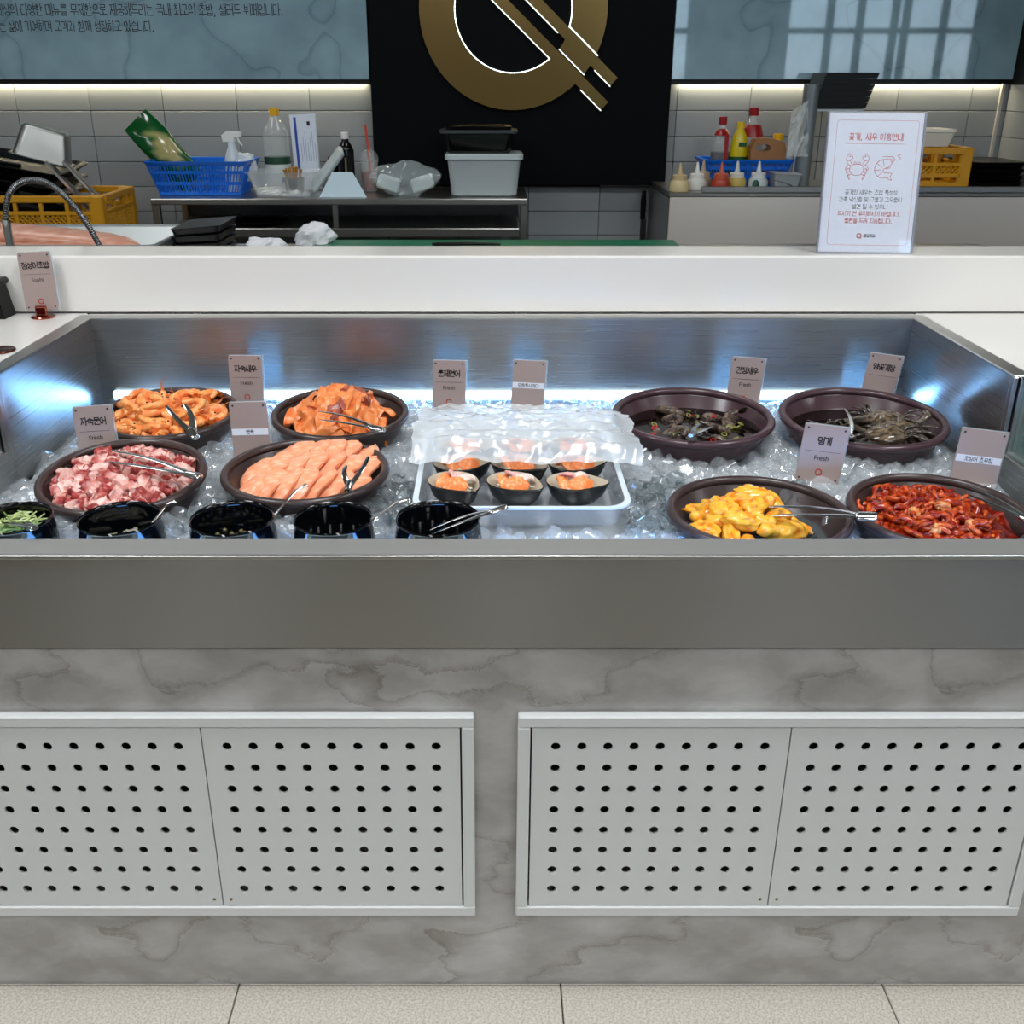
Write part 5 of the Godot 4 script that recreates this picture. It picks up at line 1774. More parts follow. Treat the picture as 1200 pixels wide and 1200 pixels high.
func shelf_things() -> void:
	var blue := mt("basket_blue", Color(0.06, 0.42, 0.85), 0.35)
	var clear := mt("clear_plastic", Color(0.9, 0.94, 0.95, 0.14), 0.06)
	var T := 1.1185
	var bk := thing("plastic_basket", "blue slatted basket holding the green pouch and spray bottle", "basket", V(-1.115, T, -4.19))
	basket(bk, Vector2(0.15, 0.09), Vector2(0.186, 0.115), 0.128, blue)
	# green pouch
	var rows := []
	for i in 14:
		var u := i / 13.0
		var row := PackedVector3Array()
		for j in 16:
			var a := TAU * j / 16
			var th := 0.026 * sin(clampf(u * 1.1, 0, 1) * PI * 0.92 + 0.1) + 0.002
			row.append(V(cos(a) * 0.06 * (1.0 - 0.06 * sin(u * 7.0)), u * 0.3, sin(a) * th * (1.0 + 0.25 * nz(V(cos(a) * 2.0, u * 6.0, 0), 1.0))))
		rows.append(row)
	var pm := MB.new().skin(rows, true, true, true)
	pm.tint(func(p):
		var d := Vector2((p.x - 0.012) / 0.036, (p.y - 0.16) / 0.085).length() + 0.35 * nz(p, 30.0)
		return lin(Color(0.01, 0.3, 0.13).lerp(Color(0.66, 0.63, 0.42), smoothstep(1.05, 0.9, d)).lerp(Color(0.04, 0.36, 0.12), smoothstep(0.25, 0.4, nz(p + V(2, 0, 0), 38.0)) * smoothstep(1.0, 0.7, d))))
	var pu := solo("green_pouch", "shiny green packet leaning out of the blue basket", "packet", pm.commit(50, true), mt("pouch", Color.WHITE, 0.12, 0.0, {"vertex_color_use_as_albedo": true}), V(-1.165, T + 0.045, -4.2))
	pu.rotation = V(-0.1, 0.1, 0.72)
	# spray bottle
	var sb := thing("spray_bottle", "white spray bottle standing in the blue basket", "spray bottle", V(-1.0, T + 0.007, -4.19))
	part("body", MB.new().lathe([Vector2(0.03, 0), Vector2(0.034, 0.01), Vector2(0.034, 0.09), Vector2(0.028, 0.135), Vector2(0.014, 0.165), Vector2(0.013, 0.185)], 20, true, true).commit(40), mt("spray_body", Color(0.75, 0.8, 0.82), 0.3), sb)
	part("trigger_head", MB.new().prism(PackedVector2Array([Vector2(-0.03, 0.185), Vector2(0.014, 0.185), Vector2(0.012, 0.2), Vector2(0.04, 0.203), Vector2(0.042, 0.222), Vector2(-0.015, 0.222), Vector2(-0.034, 0.208)]), -0.011, 0.011).commit(20), mats["white_plastic"], sb)
	part("trigger", MB.new().tube([V(0.024, 0.203, 0), V(0.03, 0.185, 0), V(0.042, 0.17, 0)], [0.004, 0.0045, 0.003], 8).commit(40), mats["white_plastic"], sb)
	var wb := solo("white_pouch", "crumpled white pouch beside the spray bottle in the basket", "packet", lump(V(0.04, 0.05, 0.03), 0.7, 0.35, 2.0, 7, 20, 12).commit(30), mt("pouch_white", Color(0.8, 0.84, 0.86), 0.25), V(-0.955, T + 0.098, -4.2))
	var tg := MB.new()
	tg.stroke(pl([-0.018, -0.008, -0.004, 0.004]), 0.005)
	tg.stroke(pl([0.012, -0.006, 0.02, 0.004, 0.026, -0.002]), 0.006)
	part("print", tg.commit(0), mats["ink"], wb, V(0, 0.012, 0.0325))
	# large clear bottle with yellow cap
	var b1 := thing("water_bottle", "large clear bottle with yellow cap and green label band", "bottle", V(-0.843, T, -4.27))
	bottle(b1, [[0.045, 0.0], [0.05, 0.008], [0.05, 0.215], [0.044, 0.235], [0.018, 0.275], [0.016, 0.285]], clear, 0.283, 0.0195, 0.028, mt("cap_yellow", Color(0.85, 0.65, 0.05), 0.35))
	part("label", MB.new().lathe([Vector2(0.0505, 0.02), Vector2(0.0508, 0.02), Vector2(0.0508, 0.105), Vector2(0.0505, 0.105)], 28).commit(40), mt("label_white", Color(0.75, 0.78, 0.78), 0.5), b1)
	part("label_band", MB.new().lathe([Vector2(0.0509, 0.105), Vector2(0.0513, 0.105), Vector2(0.0513, 0.132), Vector2(0.0509, 0.132)], 28).commit(40), mt("label_green", Color(0.06, 0.24, 0.15), 0.5), b1)
	# white carton with blue stripe
	var cb := thing("carton", "white upright carton with a blue stripe behind the clear tub", "carton", V(-0.735, T, -4.335))
	cb.rotation = V(-0.05, 0.1, 0.035)
	part("box", bev(V(0.1, 0.285, 0.06), 0.002), mt("carton_white", Color(0.8, 0.84, 0.9), 0.45), cb, V(0, 0.1425, 0))
	part("stripe", bx(V(0.01, 0.27, 0.001)), mt("stripe_blue", Color(0.08, 0.25, 0.62), 0.45), cb, V(-0.03, 0.14, 0.0305))
	var pr := MB.new()
	for i in 7: pr.stroke(pl([-0.008 + 0.009 * i - 0.0, 0.06, -0.008 + 0.009 * i, 0.13 + 0.02 * (i % 3)]), 0.0016)
	part("print", pr.commit(0), mt("print_grey", Color(0.45, 0.5, 0.6), 0.6), cb, V(-0.005, 0.05, 0.0306))
	part("stamp", bx(V(0.012, 0.016, 0.001)), mats["ink"], cb, V(0.022, 0.25, 0.0305))
	# clear tub with ladle pot
	var ct := thing("clear_tub", "clear plastic tub with a steel pot in it", "tub", V(-0.79, T, -4.12))
	part("tub", tub([[0.1, 0.07, 0.02, 0.0], [0.102, 0.072, 0.02, 0.003], [0.128, 0.092, 0.024, 0.086], [0.136, 0.1, 0.026, 0.088], [0.136, 0.1, 0.026, 0.092], [0.126, 0.09, 0.024, 0.089], [0.099, 0.069, 0.02, 0.005]]).commit(45), clear, ct)
	var sp_ := thing("steel_cup", "small steel pot with yellow skewers inside the clear tub", "pot", V(-0.755, T + 0.006, -4.1))
	part("body", MB.new().lathe([Vector2(0.03, 0), Vector2(0.038, 0.008), Vector2(0.043, 0.06), Vector2(0.045, 0.062), Vector2(0.04, 0.06), Vector2(0.035, 0.01)], 24, true, true).commit(40), mats["chrome"], sp_)
	var yl := MB.new()
	for i in 16:
		var a := i * 2.4
		yl.tube([V(cos(a) * 0.02, 0.05, sin(a) * 0.02), V(cos(a) * 0.034, 0.085 + 0.006 * (i % 4), sin(a) * 0.034)], 0.0035, 5)
	var ys := solo("yellow_picks", "bundle of yellow picks sticking out of the steel pot", "picks", yl.commit(40), mt("pick_yellow", Color(0.62, 0.42, 0.08), 0.45), V(-0.755, T + 0.006, -4.1))
	ys.set_meta("kind", "stuff")
	var lid := thing("milky_cover", "white translucent cover leaning at the side of the clear tub", "cover", V(-0.69, T + 0.02, -4.15))
	lid.rotation = V(0.15, 0.2, -0.68)
	part("sheet", bev(V(0.022, 0.19, 0.11), 0.008), mt("lid_milk", Color(0.78, 0.83, 0.84, 0.75), 0.25), lid, V(0, 0.095, 0))
	solo("folded_towel", "folded white paper towel lying in the clear tub", "towel", lump(V(0.05, 0.014, 0.035), 0.6, 0.4, 2.0, 5, 18, 10).commit(40), mats["white_plastic"], V(-0.845, T + 0.018, -4.11))
	# soy bottle
	var b2 := thing("sauce_bottle", "dark sauce bottle with white cap behind the white card", "bottle", V(-0.572, T, -4.27))
	bottle(b2, [[0.03, 0.0], [0.033, 0.006], [0.033, 0.155], [0.024, 0.175], [0.0135, 0.19], [0.013, 0.2]], mt("soy_glass", Color(0.015, 0.015, 0.018), 0.08), 0.198, 0.0155, 0.024, mats["white_plastic"])
	part("label", bx(V(0.007, 0.1, 0.001)), mt("label_tan", Color(0.5, 0.47, 0.36), 0.5), b2, V(0.003, 0.08, 0.0335))
	var b3 := thing("sauce_bottle", "small dark jar with pale label beside the dark sauce bottle", "jar", V(-0.628, T, -4.31))
	bottle(b3, [[0.024, 0.0], [0.026, 0.006], [0.026, 0.07], [0.02, 0.08]], mats["soy_glass"], 0.08, 0.021, 0.05, mats["black_plastic"])
	part("label", MB.new().lathe([Vector2(0.0262, 0.01), Vector2(0.0266, 0.01), Vector2(0.0266, 0.055), Vector2(0.0262, 0.055)], 20).commit(40), mats["label_white"], b3)
	# blank white card
	var wc := thing("white_card", "blank white trapezoid card leaning on the shelf edge", "card", V(-0.56, T, -4.045))
	wc.rotation.x = -0.25
	part("sheet", MB.new().prism(PackedVector2Array([Vector2(-0.09, 0), Vector2(0.09, 0), Vector2(0.037, 0.093), Vector2(-0.04, 0.093)]), -0.002, 0.002).commit(20), mt("card_white", Color(0.74, 0.83, 0.88), 0.5), wc)
	# cup with red drink
	var cu := thing("plastic_cup", "clear plastic cup with domed lid and red drink", "cup", V(-0.482, T, -4.27))
	part("cup", MB.new().lathe([Vector2(0.026, 0), Vector2(0.028, 0.004), Vector2(0.037, 0.115), Vector2(0.039, 0.117), Vector2(0.036, 0.116), Vector2(0.027, 0.006)], 24, true, true).commit(40), clear, cu)
	part("dome_lid", MB.new().lathe([Vector2(0.0395, 0.116), Vector2(0.0395, 0.122), Vector2(0.036, 0.135), Vector2(0.028, 0.15), Vector2(0.014, 0.158)], 24).commit(50), clear, cu)
	part("drink", MB.new().lathe([Vector2(0.0255, 0.005), Vector2(0.0315, 0.075), Vector2(0.0005, 0.075)], 24, true, false).commit(40), mt("drink_red", Color(0.55, 0.12, 0.06), 0.2), cu)
	part("straw", MB.new().tube([V(0.012, 0.01, 0), V(-0.008, 0.25, 0)], 0.0042, 8).commit(40), mt("straw_red", Color(0.8, 0.25, 0.15), 0.35), cu)
	# tissue bag
	var rows2 := []
	for i in 26:
		var u := i / 25.0
		var row := PackedVector3Array()
		var w := 0.02 + 0.04 * pow(sin(u * PI), 0.5) - 0.012 * sin(u * PI * 2.0 + 1.6)
		for j in 22:
			var a := TAU * j / 22
			var k := 1.0 + 0.22 * nz(V(u * 6.0, cos(a) * 1.5, sin(a) * 1.5), 1.0)
			row.append(V((u - 0.5) * 0.27, sin(a) * w * k + 0.02 * absf(u * 2 - 1), cos(a) * 0.055 * k))
		rows2.append(row)
	var tb := solo("plastic_bag", "translucent bag of paper napkins lying on the shelf", "plastic bag", MB.new().skin(rows2, true, true, true).commit(35), mt("bag_film", Color(0.82, 0.88, 0.9, 0.22), 0.16), V(-0.325, T + 0.052, -4.1))
	for s in [-1, 1]:
		var nk := solo("paper_napkins", "white folded napkins at the %s of the bag" % ("cup end" if s < 0 else "white tub end"), "napkins", bev(V(0.085, 0.05, 0.05), 0.006), mt("napkin", Color(0.78, 0.84, 0.84), 0.7), V(-0.325 + s * 0.065, T + 0.047, -4.1))
		nk.rotation.z = s * 0.28
	# white tub with black tub on it
	var wt := thing("white_tub", "white plastic storage tub on the shelf before the black panel", "tub", V(-0.025, T, -4.16))
	part("body", tub([[0.118, 0.08, 0.02, 0.0], [0.125, 0.087, 0.024, 0.006], [0.138, 0.1, 0.026, 0.135], [0.136, 0.098, 0.026, 0.137], [0.118, 0.08, 0.02, 0.01]]).commit(45), mt("tub_white", Color(0.66, 0.7, 0.71), 0.3), wt)
	part("lid", tub([[0.142, 0.104, 0.028, 0.132], [0.148, 0.11, 0.03, 0.136], [0.148, 0.11, 0.03, 0.15], [0.14, 0.102, 0.028, 0.155], [0.1, 0.07, 0.02, 0.155]]).commit(45), mt("tub_lid", Color(0.72, 0.77, 0.78), 0.3), wt)
	var kt := thing("black_tub", "dark smoked tub with a lid on top of the white tub", "tub", V(-0.045, T + 0.156, -4.16))
	part("body", tub([[0.115, 0.08, 0.02, 0.0], [0.12, 0.085, 0.022, 0.005], [0.132, 0.095, 0.024, 0.078], [0.12, 0.08, 0.02, 0.08]]).commit(45), mt("tub_smoke", Color(0.018, 0.02, 0.024), 0.15), kt)
	part("rim", tub([[0.135, 0.098, 0.025, 0.068], [0.147, 0.108, 0.028, 0.072], [0.147, 0.108, 0.028, 0.082], [0.13, 0.092, 0.024, 0.083]]).commit(45), mt("tub_rim", Color(0.22, 0.25, 0.26), 0.25), kt)
	part("lid", tub([[0.12, 0.085, 0.024, 0.083], [0.125, 0.09, 0.026, 0.094], [0.115, 0.08, 0.024, 0.1], [0.05, 0.03, 0.015, 0.1]]).commit(45), mats["tub_smoke"], kt)
	# knife hanging on the tiles
	var k := thing("hanging_knife", "black handled knife hanging on the tiles by the steel cabinet", "knife", V(0.638, 0.96, -4.44))
	part("handle", MB.new().tube([V(0, 0.03, 0), V(0, 0.1, 0), V(0, 0.145, 0)], [0.01, 0.012, 0.008], 10, 0.6, Vector3.BACK).commit(45), mats["black_plastic"], k)
	part("blade", bev(V(0.024, 0.14, 0.003), 0.001), mats["chrome"], k, V(0.004, -0.04, 0))

func squeeze(label: String, at: Vector3, body: Color, tip: Color) -> void:
	var o := thing("squeeze_bottle", label, "squeeze bottle", at, "squeeze bottles on the steel cabinet")
	part("body", MB.new().lathe([Vector2(0.034, 0), Vector2(0.037, 0.004), Vector2(0.037, 0.028), Vector2(0.03, 0.04)], 24, true, true).commit(40), mt("sq_%s" % body.to_html(), body, 0.35), o)
	part("collar", MB.new().lathe([Vector2(0.027, 0.039), Vector2(0.027, 0.056), Vector2(0.024, 0.059), Vector2(0.01, 0.061)], 24, true, true).commit(40), mt("sq_%s" % tip.to_html(), tip, 0.35), o)
	part("nozzle", MB.new().lathe([Vector2(0.0105, 0.06), Vector2(0.0035, 0.1)], 14, true, true).commit(40), mats["sq_%s" % tip.to_html()], o)

func cabinet_things() -> void:
	var T := 1.1455
	squeeze("cream squeeze bottle at the outer end of the steel cabinet", V(0.705, T, -4.0), Color(0.78, 0.72, 0.55), Color(0.74, 0.66, 0.5))
	squeeze("white squeeze bottle second from the cabinet end", V(0.778, T, -4.05), Color(0.8, 0.8, 0.78), Color(0.84, 0.84, 0.82))
	squeeze("pale brown squeeze bottle behind the white one", V(0.818, T, -4.14), Color(0.62, 0.55, 0.45), Color(0.66, 0.6, 0.5))
	squeeze("red orange squeeze bottle on the steel cabinet", V(0.872, T, -4.06), Color(0.62, 0.2, 0.1), Color(0.7, 0.32, 0.22))
	squeeze("yellow squeeze bottle with white cap beside the red one", V(0.94, T, -4.1), Color(0.7, 0.62, 0.3), Color(0.8, 0.8, 0.76))
	squeeze("clear white squeeze bottle before the blue basket", V(1.02, T, -4.09), Color(0.7, 0.74, 0.74), Color(0.8, 0.82, 0.82))
	var gc := solo("bottle_stopper", "small green bottle cap on the steel cabinet", "cap", MB.new().lathe([Vector2(0.012, 0), Vector2(0.013, 0.004), Vector2(0.012, 0.03), Vector2(0.006, 0.04)], 16, true, true).commit(40), mt("cap_green", Color(0.03, 0.3, 0.22), 0.35), V(0.99, T, -4.0))
	var blue: Material = mats["basket_blue"]
	var bk := thing("plastic_basket", "blue slatted basket holding the red capped bottles", "basket", V(1.0, T, -4.27))
	basket(bk, Vector2(0.13, 0.075), Vector2(0.165, 0.095), 0.1, blue)
	var clear: Material = mats["clear_plastic"]
	var red := mt("cap_red", Color(0.55, 0.03, 0.07), 0.3)
	var B := T + 0.007
	var a := thing("sauce_bottle", "half empty dark sauce bottle with red cap and red strap", "bottle", V(0.908, B, -4.28))
	bottle(a, [[0.036, 0.0], [0.04, 0.006], [0.04, 0.14], [0.03, 0.175], [0.015, 0.2], [0.0145, 0.218]], clear, 0.215, 0.0165, 0.03, red)
	part("sauce", MB.new().lathe([Vector2(0.0385, 0.006), Vector2(0.0385, 0.115), Vector2(0.0005, 0.115)], 24, true, false).commit(40), mats["soy_glass"], a)
	part("label", MB.new().lathe([Vector2(0.028, 0.178), Vector2(0.031, 0.176), Vector2(0.024, 0.19), Vector2(0.016, 0.2)], 24).commit(40), red, a)
	part("strap", bx(V(0.016, 0.13, 0.002)), red, a, V(0.012, 0.115, 0.0405))
	var y := thing("detergent_bottle", "yellow bottle with green label in the blue basket", "bottle", V(0.975, B, -4.26))
	bottle(y, [[0.036, 0.0], [0.039, 0.01], [0.036, 0.12], [0.026, 0.175], [0.0145, 0.198], [0.014, 0.205]], mt("bottle_yellow", Color(0.75, 0.68, 0.04), 0.25), 0.204, 0.0155, 0.022, mt("cap_lemon", Color(0.82, 0.7, 0.12), 0.35))
	part("label", MB.new().lathe([Vector2(0.0392, 0.03), Vector2(0.0395, 0.03), Vector2(0.038, 0.1), Vector2(0.0372, 0.1)], 28).commit(40), mt("label_leaf", Color(0.05, 0.28, 0.1), 0.4), y)
	part("logo_patch", bev(V(0.03, 0.016, 0.002), 0.0005), mats["label_leaf"], y, V(0.006, 0.145, 0.0335))
	var c := thing("sauce_bottle", "tall empty clear bottle with red cap and red shoulder", "bottle", V(1.035, B, -4.315))
	bottle(c, [[0.04, 0.0], [0.044, 0.006], [0.044, 0.165], [0.034, 0.205], [0.016, 0.235], [0.0155, 0.25]], clear, 0.247, 0.0185, 0.03, red)
	part("label", MB.new().lathe([Vector2(0.0442, 0.17), Vector2(0.0446, 0.172), Vector2(0.034, 0.208), Vector2(0.03, 0.214)], 24).commit(40), red, c)
	var j := thing("jug", "tan plastic jug with yellow cap and hand hole", "jug", V(1.075, B, -4.225))
	var body := PackedVector2Array([Vector2(-0.066, 0.0), Vector2(0.066, 0.0), Vector2(0.068, 0.125), Vector2(0.06, 0.155), Vector2(0.026, 0.165), Vector2(-0.02, 0.172), Vector2(-0.05, 0.165), Vector2(-0.068, 0.13)])
	var hole := PackedVector2Array()
	for i in 17: hole.append(Vector2(-0.022, 0.135) + Vector2(cos(TAU * i / 16), sin(TAU * i / 16)) * Vector2(0.03, 0.014))
	var q := PackedVector2Array()
	# the outline runs into the hole and back, so that the hole is open
	for i in 7: q.append(body[i])
	q.append(Vector2(-0.0522, 0.164))
	var h2 := []
	for i in 16: h2.append(Vector2(-0.022, 0.135) + Vector2(cos(PI * 0.72 - TAU * i / 16.0), sin(PI * 0.72 - TAU * i / 16.0)) * Vector2(0.03, 0.014))
	for p in h2: q.append(p)
	q.append(h2[0] + Vector2(-0.0006, -0.0006))
	q.append(Vector2(-0.0534, 0.1632))
	q.append(body[7])
	if Geometry2D.triangulate_polygon(q).size() < 3: q = body
	part("body", MB.new().prism(q, -0.035, 0.035).commit(30), mt("jug_tan", Color(0.56, 0.38, 0.22), 0.4), j)
	part("cap", MB.new().lathe([Vector2(0.02, 0), Vector2(0.02, 0.02), Vector2(0.017, 0.023)], 18, true, true).commit(35), mats["cap_yellow"], j, V(0.042, 0.162, 0))
	# pipe with a plastic sheet beside it
	solo("support_pipe", "grey vertical pipe between the steel cabinet and the wall panel", "pipe", MB.new().lathe([Vector2(0.03, 0), Vector2(0.03, 0.368)], 24, true, true).commit(40), mt("pipe_grey", Color(0.5, 0.54, 0.56), 0.3, 0.6), V(1.205, T, -4.16))
	var rows := []
	for i in 12:
		var u := i / 11.0
		var row := PackedVector3Array()
		for k in 12:
			var v := k / 11.0
			row.append(V(-0.03 + 0.06 * u + 0.02 * (1.0 - v) * u, lerpf(0.0, 0.2, v) * (0.8 + 0.2 * u), 0.012 * nz(V(u * 3.0, v * 4.0, 2), 1.0)))
		rows.append(row)
	solo("plastic_sheet", "crumpled clear plastic sheet hanging beside the grey pipe", "plastic sheet", MB.new().skin(rows).commit(35), mt("sheet_film", Color(0.85, 0.88, 0.88, 0.45), 0.2), V(1.16, 1.26, -4.13))
	var cy := solo("glass_tube", "small clear glass bottle beside the grey pipe", "bottle", MB.new().lathe([Vector2(0.014, 0), Vector2(0.015, 0.06), Vector2(0.007, 0.09), Vector2(0.007, 0.11)], 16, true, true).commit(40), clear, V(1.155, 1.2, -4.2))
	# clutter before the notice stand
	var lt := thing("lidded_tray", "pale clear box of cutlery before the grey pipe", "box", V(1.12, T, -4.09))
	part("box", tub([[0.045, 0.04, 0.01, 0.0], [0.05, 0.046, 0.012, 0.05], [0.05, 0.046, 0.012, 0.053], [0.042, 0.038, 0.01, 0.006]]).commit(40), mt("box_grey", Color(0.52, 0.55, 0.56), 0.3), lt)
	part("lid", bev(V(0.105, 0.006, 0.096), 0.002), mt("lid_grey", Color(0.6, 0.62, 0.63), 0.3), lt, V(0, 0.057, 0))
	lt.rotation.z = -0.04
	for i in 2:
		var s := solo("steel_sheet_tray", ["flat steel tray on the cabinet behind the notice stand", "flat steel tray on the cabinet at the kitchen corner side"][i], "tray", tub([[0.16, 0.032, 0.01, 0.0], [0.17, 0.038, 0.012, 0.01], [0.175, 0.041, 0.012, 0.012], [0.15, 0.028, 0.01, 0.003]]).commit(40), mats["chrome"], V([1.22, 1.78][i], T + 0.001, -4.0))
	var spn := solo("steel_spoon", "steel spoon lying on the flat tray beside the squeeze bottles", "spoon", MB.new().tube([V(-0.05, 0, 0), V(0.0, 0.004, 0), V(0.03, 0.0, 0), V(0.05, 0, 0)], [0.004, 0.004, 0.01, 0.006], 8, 0.4).commit(45), mats["chrome"], V(1.1, T + 0.026, -4.0))
	spn.rotation.z = -0.3
	# slanted stack of black trays on a steel stand
	var stn := thing("steel_stand", "steel stand hidden behind the notice, under the black trays", "stand", V(1.325, T, -4.3))
	part("stand_top", bev(V(0.2, 0.012, 0.2), 0.002), mats["steel_plain"], stn, V(0, 0.277, 0))
	for s in [V(-0.09, 0.136, -0.09), V(0.09, 0.136, -0.09), V(-0.09, 0.136, 0.09), V(0.09, 0.136, 0.09)]: part("leg", bx(V(0.014, 0.272, 0.014)), mats["steel_plain"], stn, s)
	for i in 6:
		var o := thing("black_tray", "black tray %s in the slanted stack above the notice" % ["lowest", "second from below", "third from below", "third from above", "second from above", "topmost"][i], "tray", V(1.33 + 0.006 * i, T + 0.284 + 0.021 * i, -4.29), "black trays in the slanted stack")
		part("plate", MB.new().prism(PackedVector2Array([Vector2(-0.1, 0), Vector2(0.1, 0), Vector2(0.108, 0.019), Vector2(0.1, 0.0205), Vector2(-0.09, 0.0205), Vector2(-0.092, 0.016)]), -0.09, 0.09).commit(25), mats["black_plastic"], o)

# ---------------------------------------------------------------- cards and notice
func name_card(title: String, sub: String, at: Vector3, lean: float, turn: float, roll: float, label: String, strip := "", size := Vector2(0.075, 0.115)) -> Node3D:
	var o := thing("name_card", label, "name card", at, "dish name cards")
	o.rotation = V(lean, turn, roll)
	var w := size.x
	var h := size.y
	var pr := PackedVector2Array()
	for p in rrect(w / 2, h / 2, 0.005, 4): pr.append(p + Vector2(0, h / 2))
	part("plate", MB.new().prism(pr, -0.0015, 0.0015).commit(30), mt("card_beige", Color(0.66, 0.59, 0.57), 0.3, 0.15), o)
	part("backing", MB.new().box(V(0.002, h / 2, -0.003), V(w + 0.003, h + 0.002, 0.003), 0.001).commit(30), mt("acrylic", Color(0.85, 0.93, 0.97, 0.3), 0.06), o)
	for s in [-1, 1]:
		for e in [h - 0.007, 0.007]:
			part("screw", MB.new().ball(V(s * (w / 2 - 0.007), e, 0.0016), V(0.0022, 0.0022, 0.001), 8, 6).commit(60), mats["dark_steel"], o)
	var z := 0.0019
	if title != "":
		var m := MB.new()
		hangul(m, title, 0.0145, Vector2(0, h - 0.037), 0.14, 0.86, true)
		part("lettering", m.commit(0), mats["ink"], o, V(0, 0, z))
		var ln := MB.new().stroke(pl([-w * 0.4, h - 0.05, w * 0.4, h - 0.05]), 0.0006)
		part("rule", ln.commit(0), mats["ink"], o, V(0, 0, z))
	if sub != "":
		part("small_lettering", latin(sub, 0.0085), mats["ink"], o, V(0, h - 0.063, z))
		var lg := MB.new()
		lg.stroke(ring_pts(Vector2(0, 0.02), Vector2(0.0055, 0.0055), 18), 0.0022)
		lg.stroke(pl([0.002, 0.017, 0.006, 0.013]), 0.0012)
		part("ring_mark", lg.commit(0), mats["ink_red"], o, V(0, 0, z))
	if strip != "":
		part("paper_strip", bx(V(w * 0.97, 0.013, 0.0006)), mats["paper"], o, V(0, h * 0.5, 0.0018))
		var m2 := MB.new()
		hangul(m2, strip, 0.0085, Vector2(0, h * 0.5 - 0.0042), 0.12, 0.95, true)
		part("strip_lettering", m2.commit(0), mats["ink"], o, V(0, 0, 0.0023))
	return o

func signs() -> void:
	name_card("자숙새우", "Fresh", V(-0.557, 0.846, -2.26), -0.06, 0.0, -0.01, "beige name card for the boiled shrimps with a red ring mark")
	name_card("자숙문어", "Fresh", V(-0.777, 0.832, -1.915), -0.12, 0.05, 0.05, "beige name card behind the octopus bowl")
	name_card("", "", V(-0.475, 0.833, -1.925), -0.08, 0.0, 0.02, "card with a white paper strip beside the shrimp bowl", "연육", Vector2(0.074, 0.12))
	name_card("훈제연어", "Fresh", V(-0.096, 0.836, -2.255), -0.06, 0.0, -0.02, "beige name card for smoked salmon behind the plastic bag")
	name_card("", "", V(0.083, 0.836, -2.255), -0.06, 0.0, -0.05, "card with a white paper strip behind the plastic bag", "모둠회사라다")
	name_card("간장새우", "Fresh", V(0.58, 0.838, -2.275), -0.04, -0.05, -0.06, "beige name card for soy shrimps between the plum bowls")
	name_card("양꽃게장", "", V(0.892, 0.842, -2.29), -0.05, -0.08, -0.12, "beige name card tilted behind the crab bowl")
	name_card("멍게", "Fresh", V(0.612, 0.838, -1.795), -0.1, -0.05, -0.1, "beige name card between the sea squirt and squid bowls", "", Vector2(0.082, 0.11))
	name_card("", "", V(0.9, 0.83, -1.785), -0.1, -0.08, -0.1, "card with a white paper strip behind the spicy squid bowl", "오징어 초무침", Vector2(0.085, 0.112))
	var s := name_card("점성어초밥", "Sushi", V(-1.052, 1.036, -2.4), -0.1, 0.06, 0.035, "beige sushi name card on the white worktop", "", Vector2(0.075, 0.132))
	var rose := mt("rose_metal", Color(0.72, 0.4, 0.34), 0.15, 1.0)
	var h := thing("card_holder", "rose gold card holder under the sushi card", "card holder", V(-1.05, 1.0205, -2.39))
	part("disc", MB.new().lathe([Vector2(0.026, 0), Vector2(0.027, 0.002), Vector2(0.025, 0.0045), Vector2(0.01, 0.006)], 28, true, true).commit(40), rose, h)
	part("clip", bev(V(0.026, 0.024, 0.008), 0.002), rose, h, V(0.0, 0.016, 0.004))
	part("clip_plate", bev(V(0.021, 0.015, 0.003), 0.001), mt("rose_dark", Color(0.3, 0.08, 0.06), 0.25, 1.0), h, V(0, 0.016, 0.008))
	var h2 := thing("card_holder", "brown disc holder at the basin corner of the white worktop", "card holder", V(-1.01, 1.0205, -2.07))
	part("disc", MB.new().lathe([Vector2(0.03, 0), Vector2(0.031, 0.002), Vector2(0.029, 0.0045), Vector2(0.012, 0.006)], 28, true, true).commit(40), mt("rose_brown", Color(0.4, 0.22, 0.18), 0.25, 1.0), h2)
	part("stem", bev(V(0.01, 0.05, 0.01), 0.002), mats["black_plastic"], h2, V(-0.018, 0.028, 0))
	var bs := thing("black_stand", "black plastic stand at the edge of the white worktop", "stand", V(-1.165, 1.0205, -2.4))
	part("base", MB.new().prism(PackedVector2Array([Vector2(-0.04, 0), Vector2(0.035, 0), Vector2(0.022, 0.075), Vector2(-0.04, 0.075)]), -0.03, 0.03).commit(20), mats["black_plastic"], bs)
	part("top", bev(V(0.07, 0.016, 0.07), 0.005), mats["black_plastic"], bs, V(-0.004, 0.08, 0))
	notice()

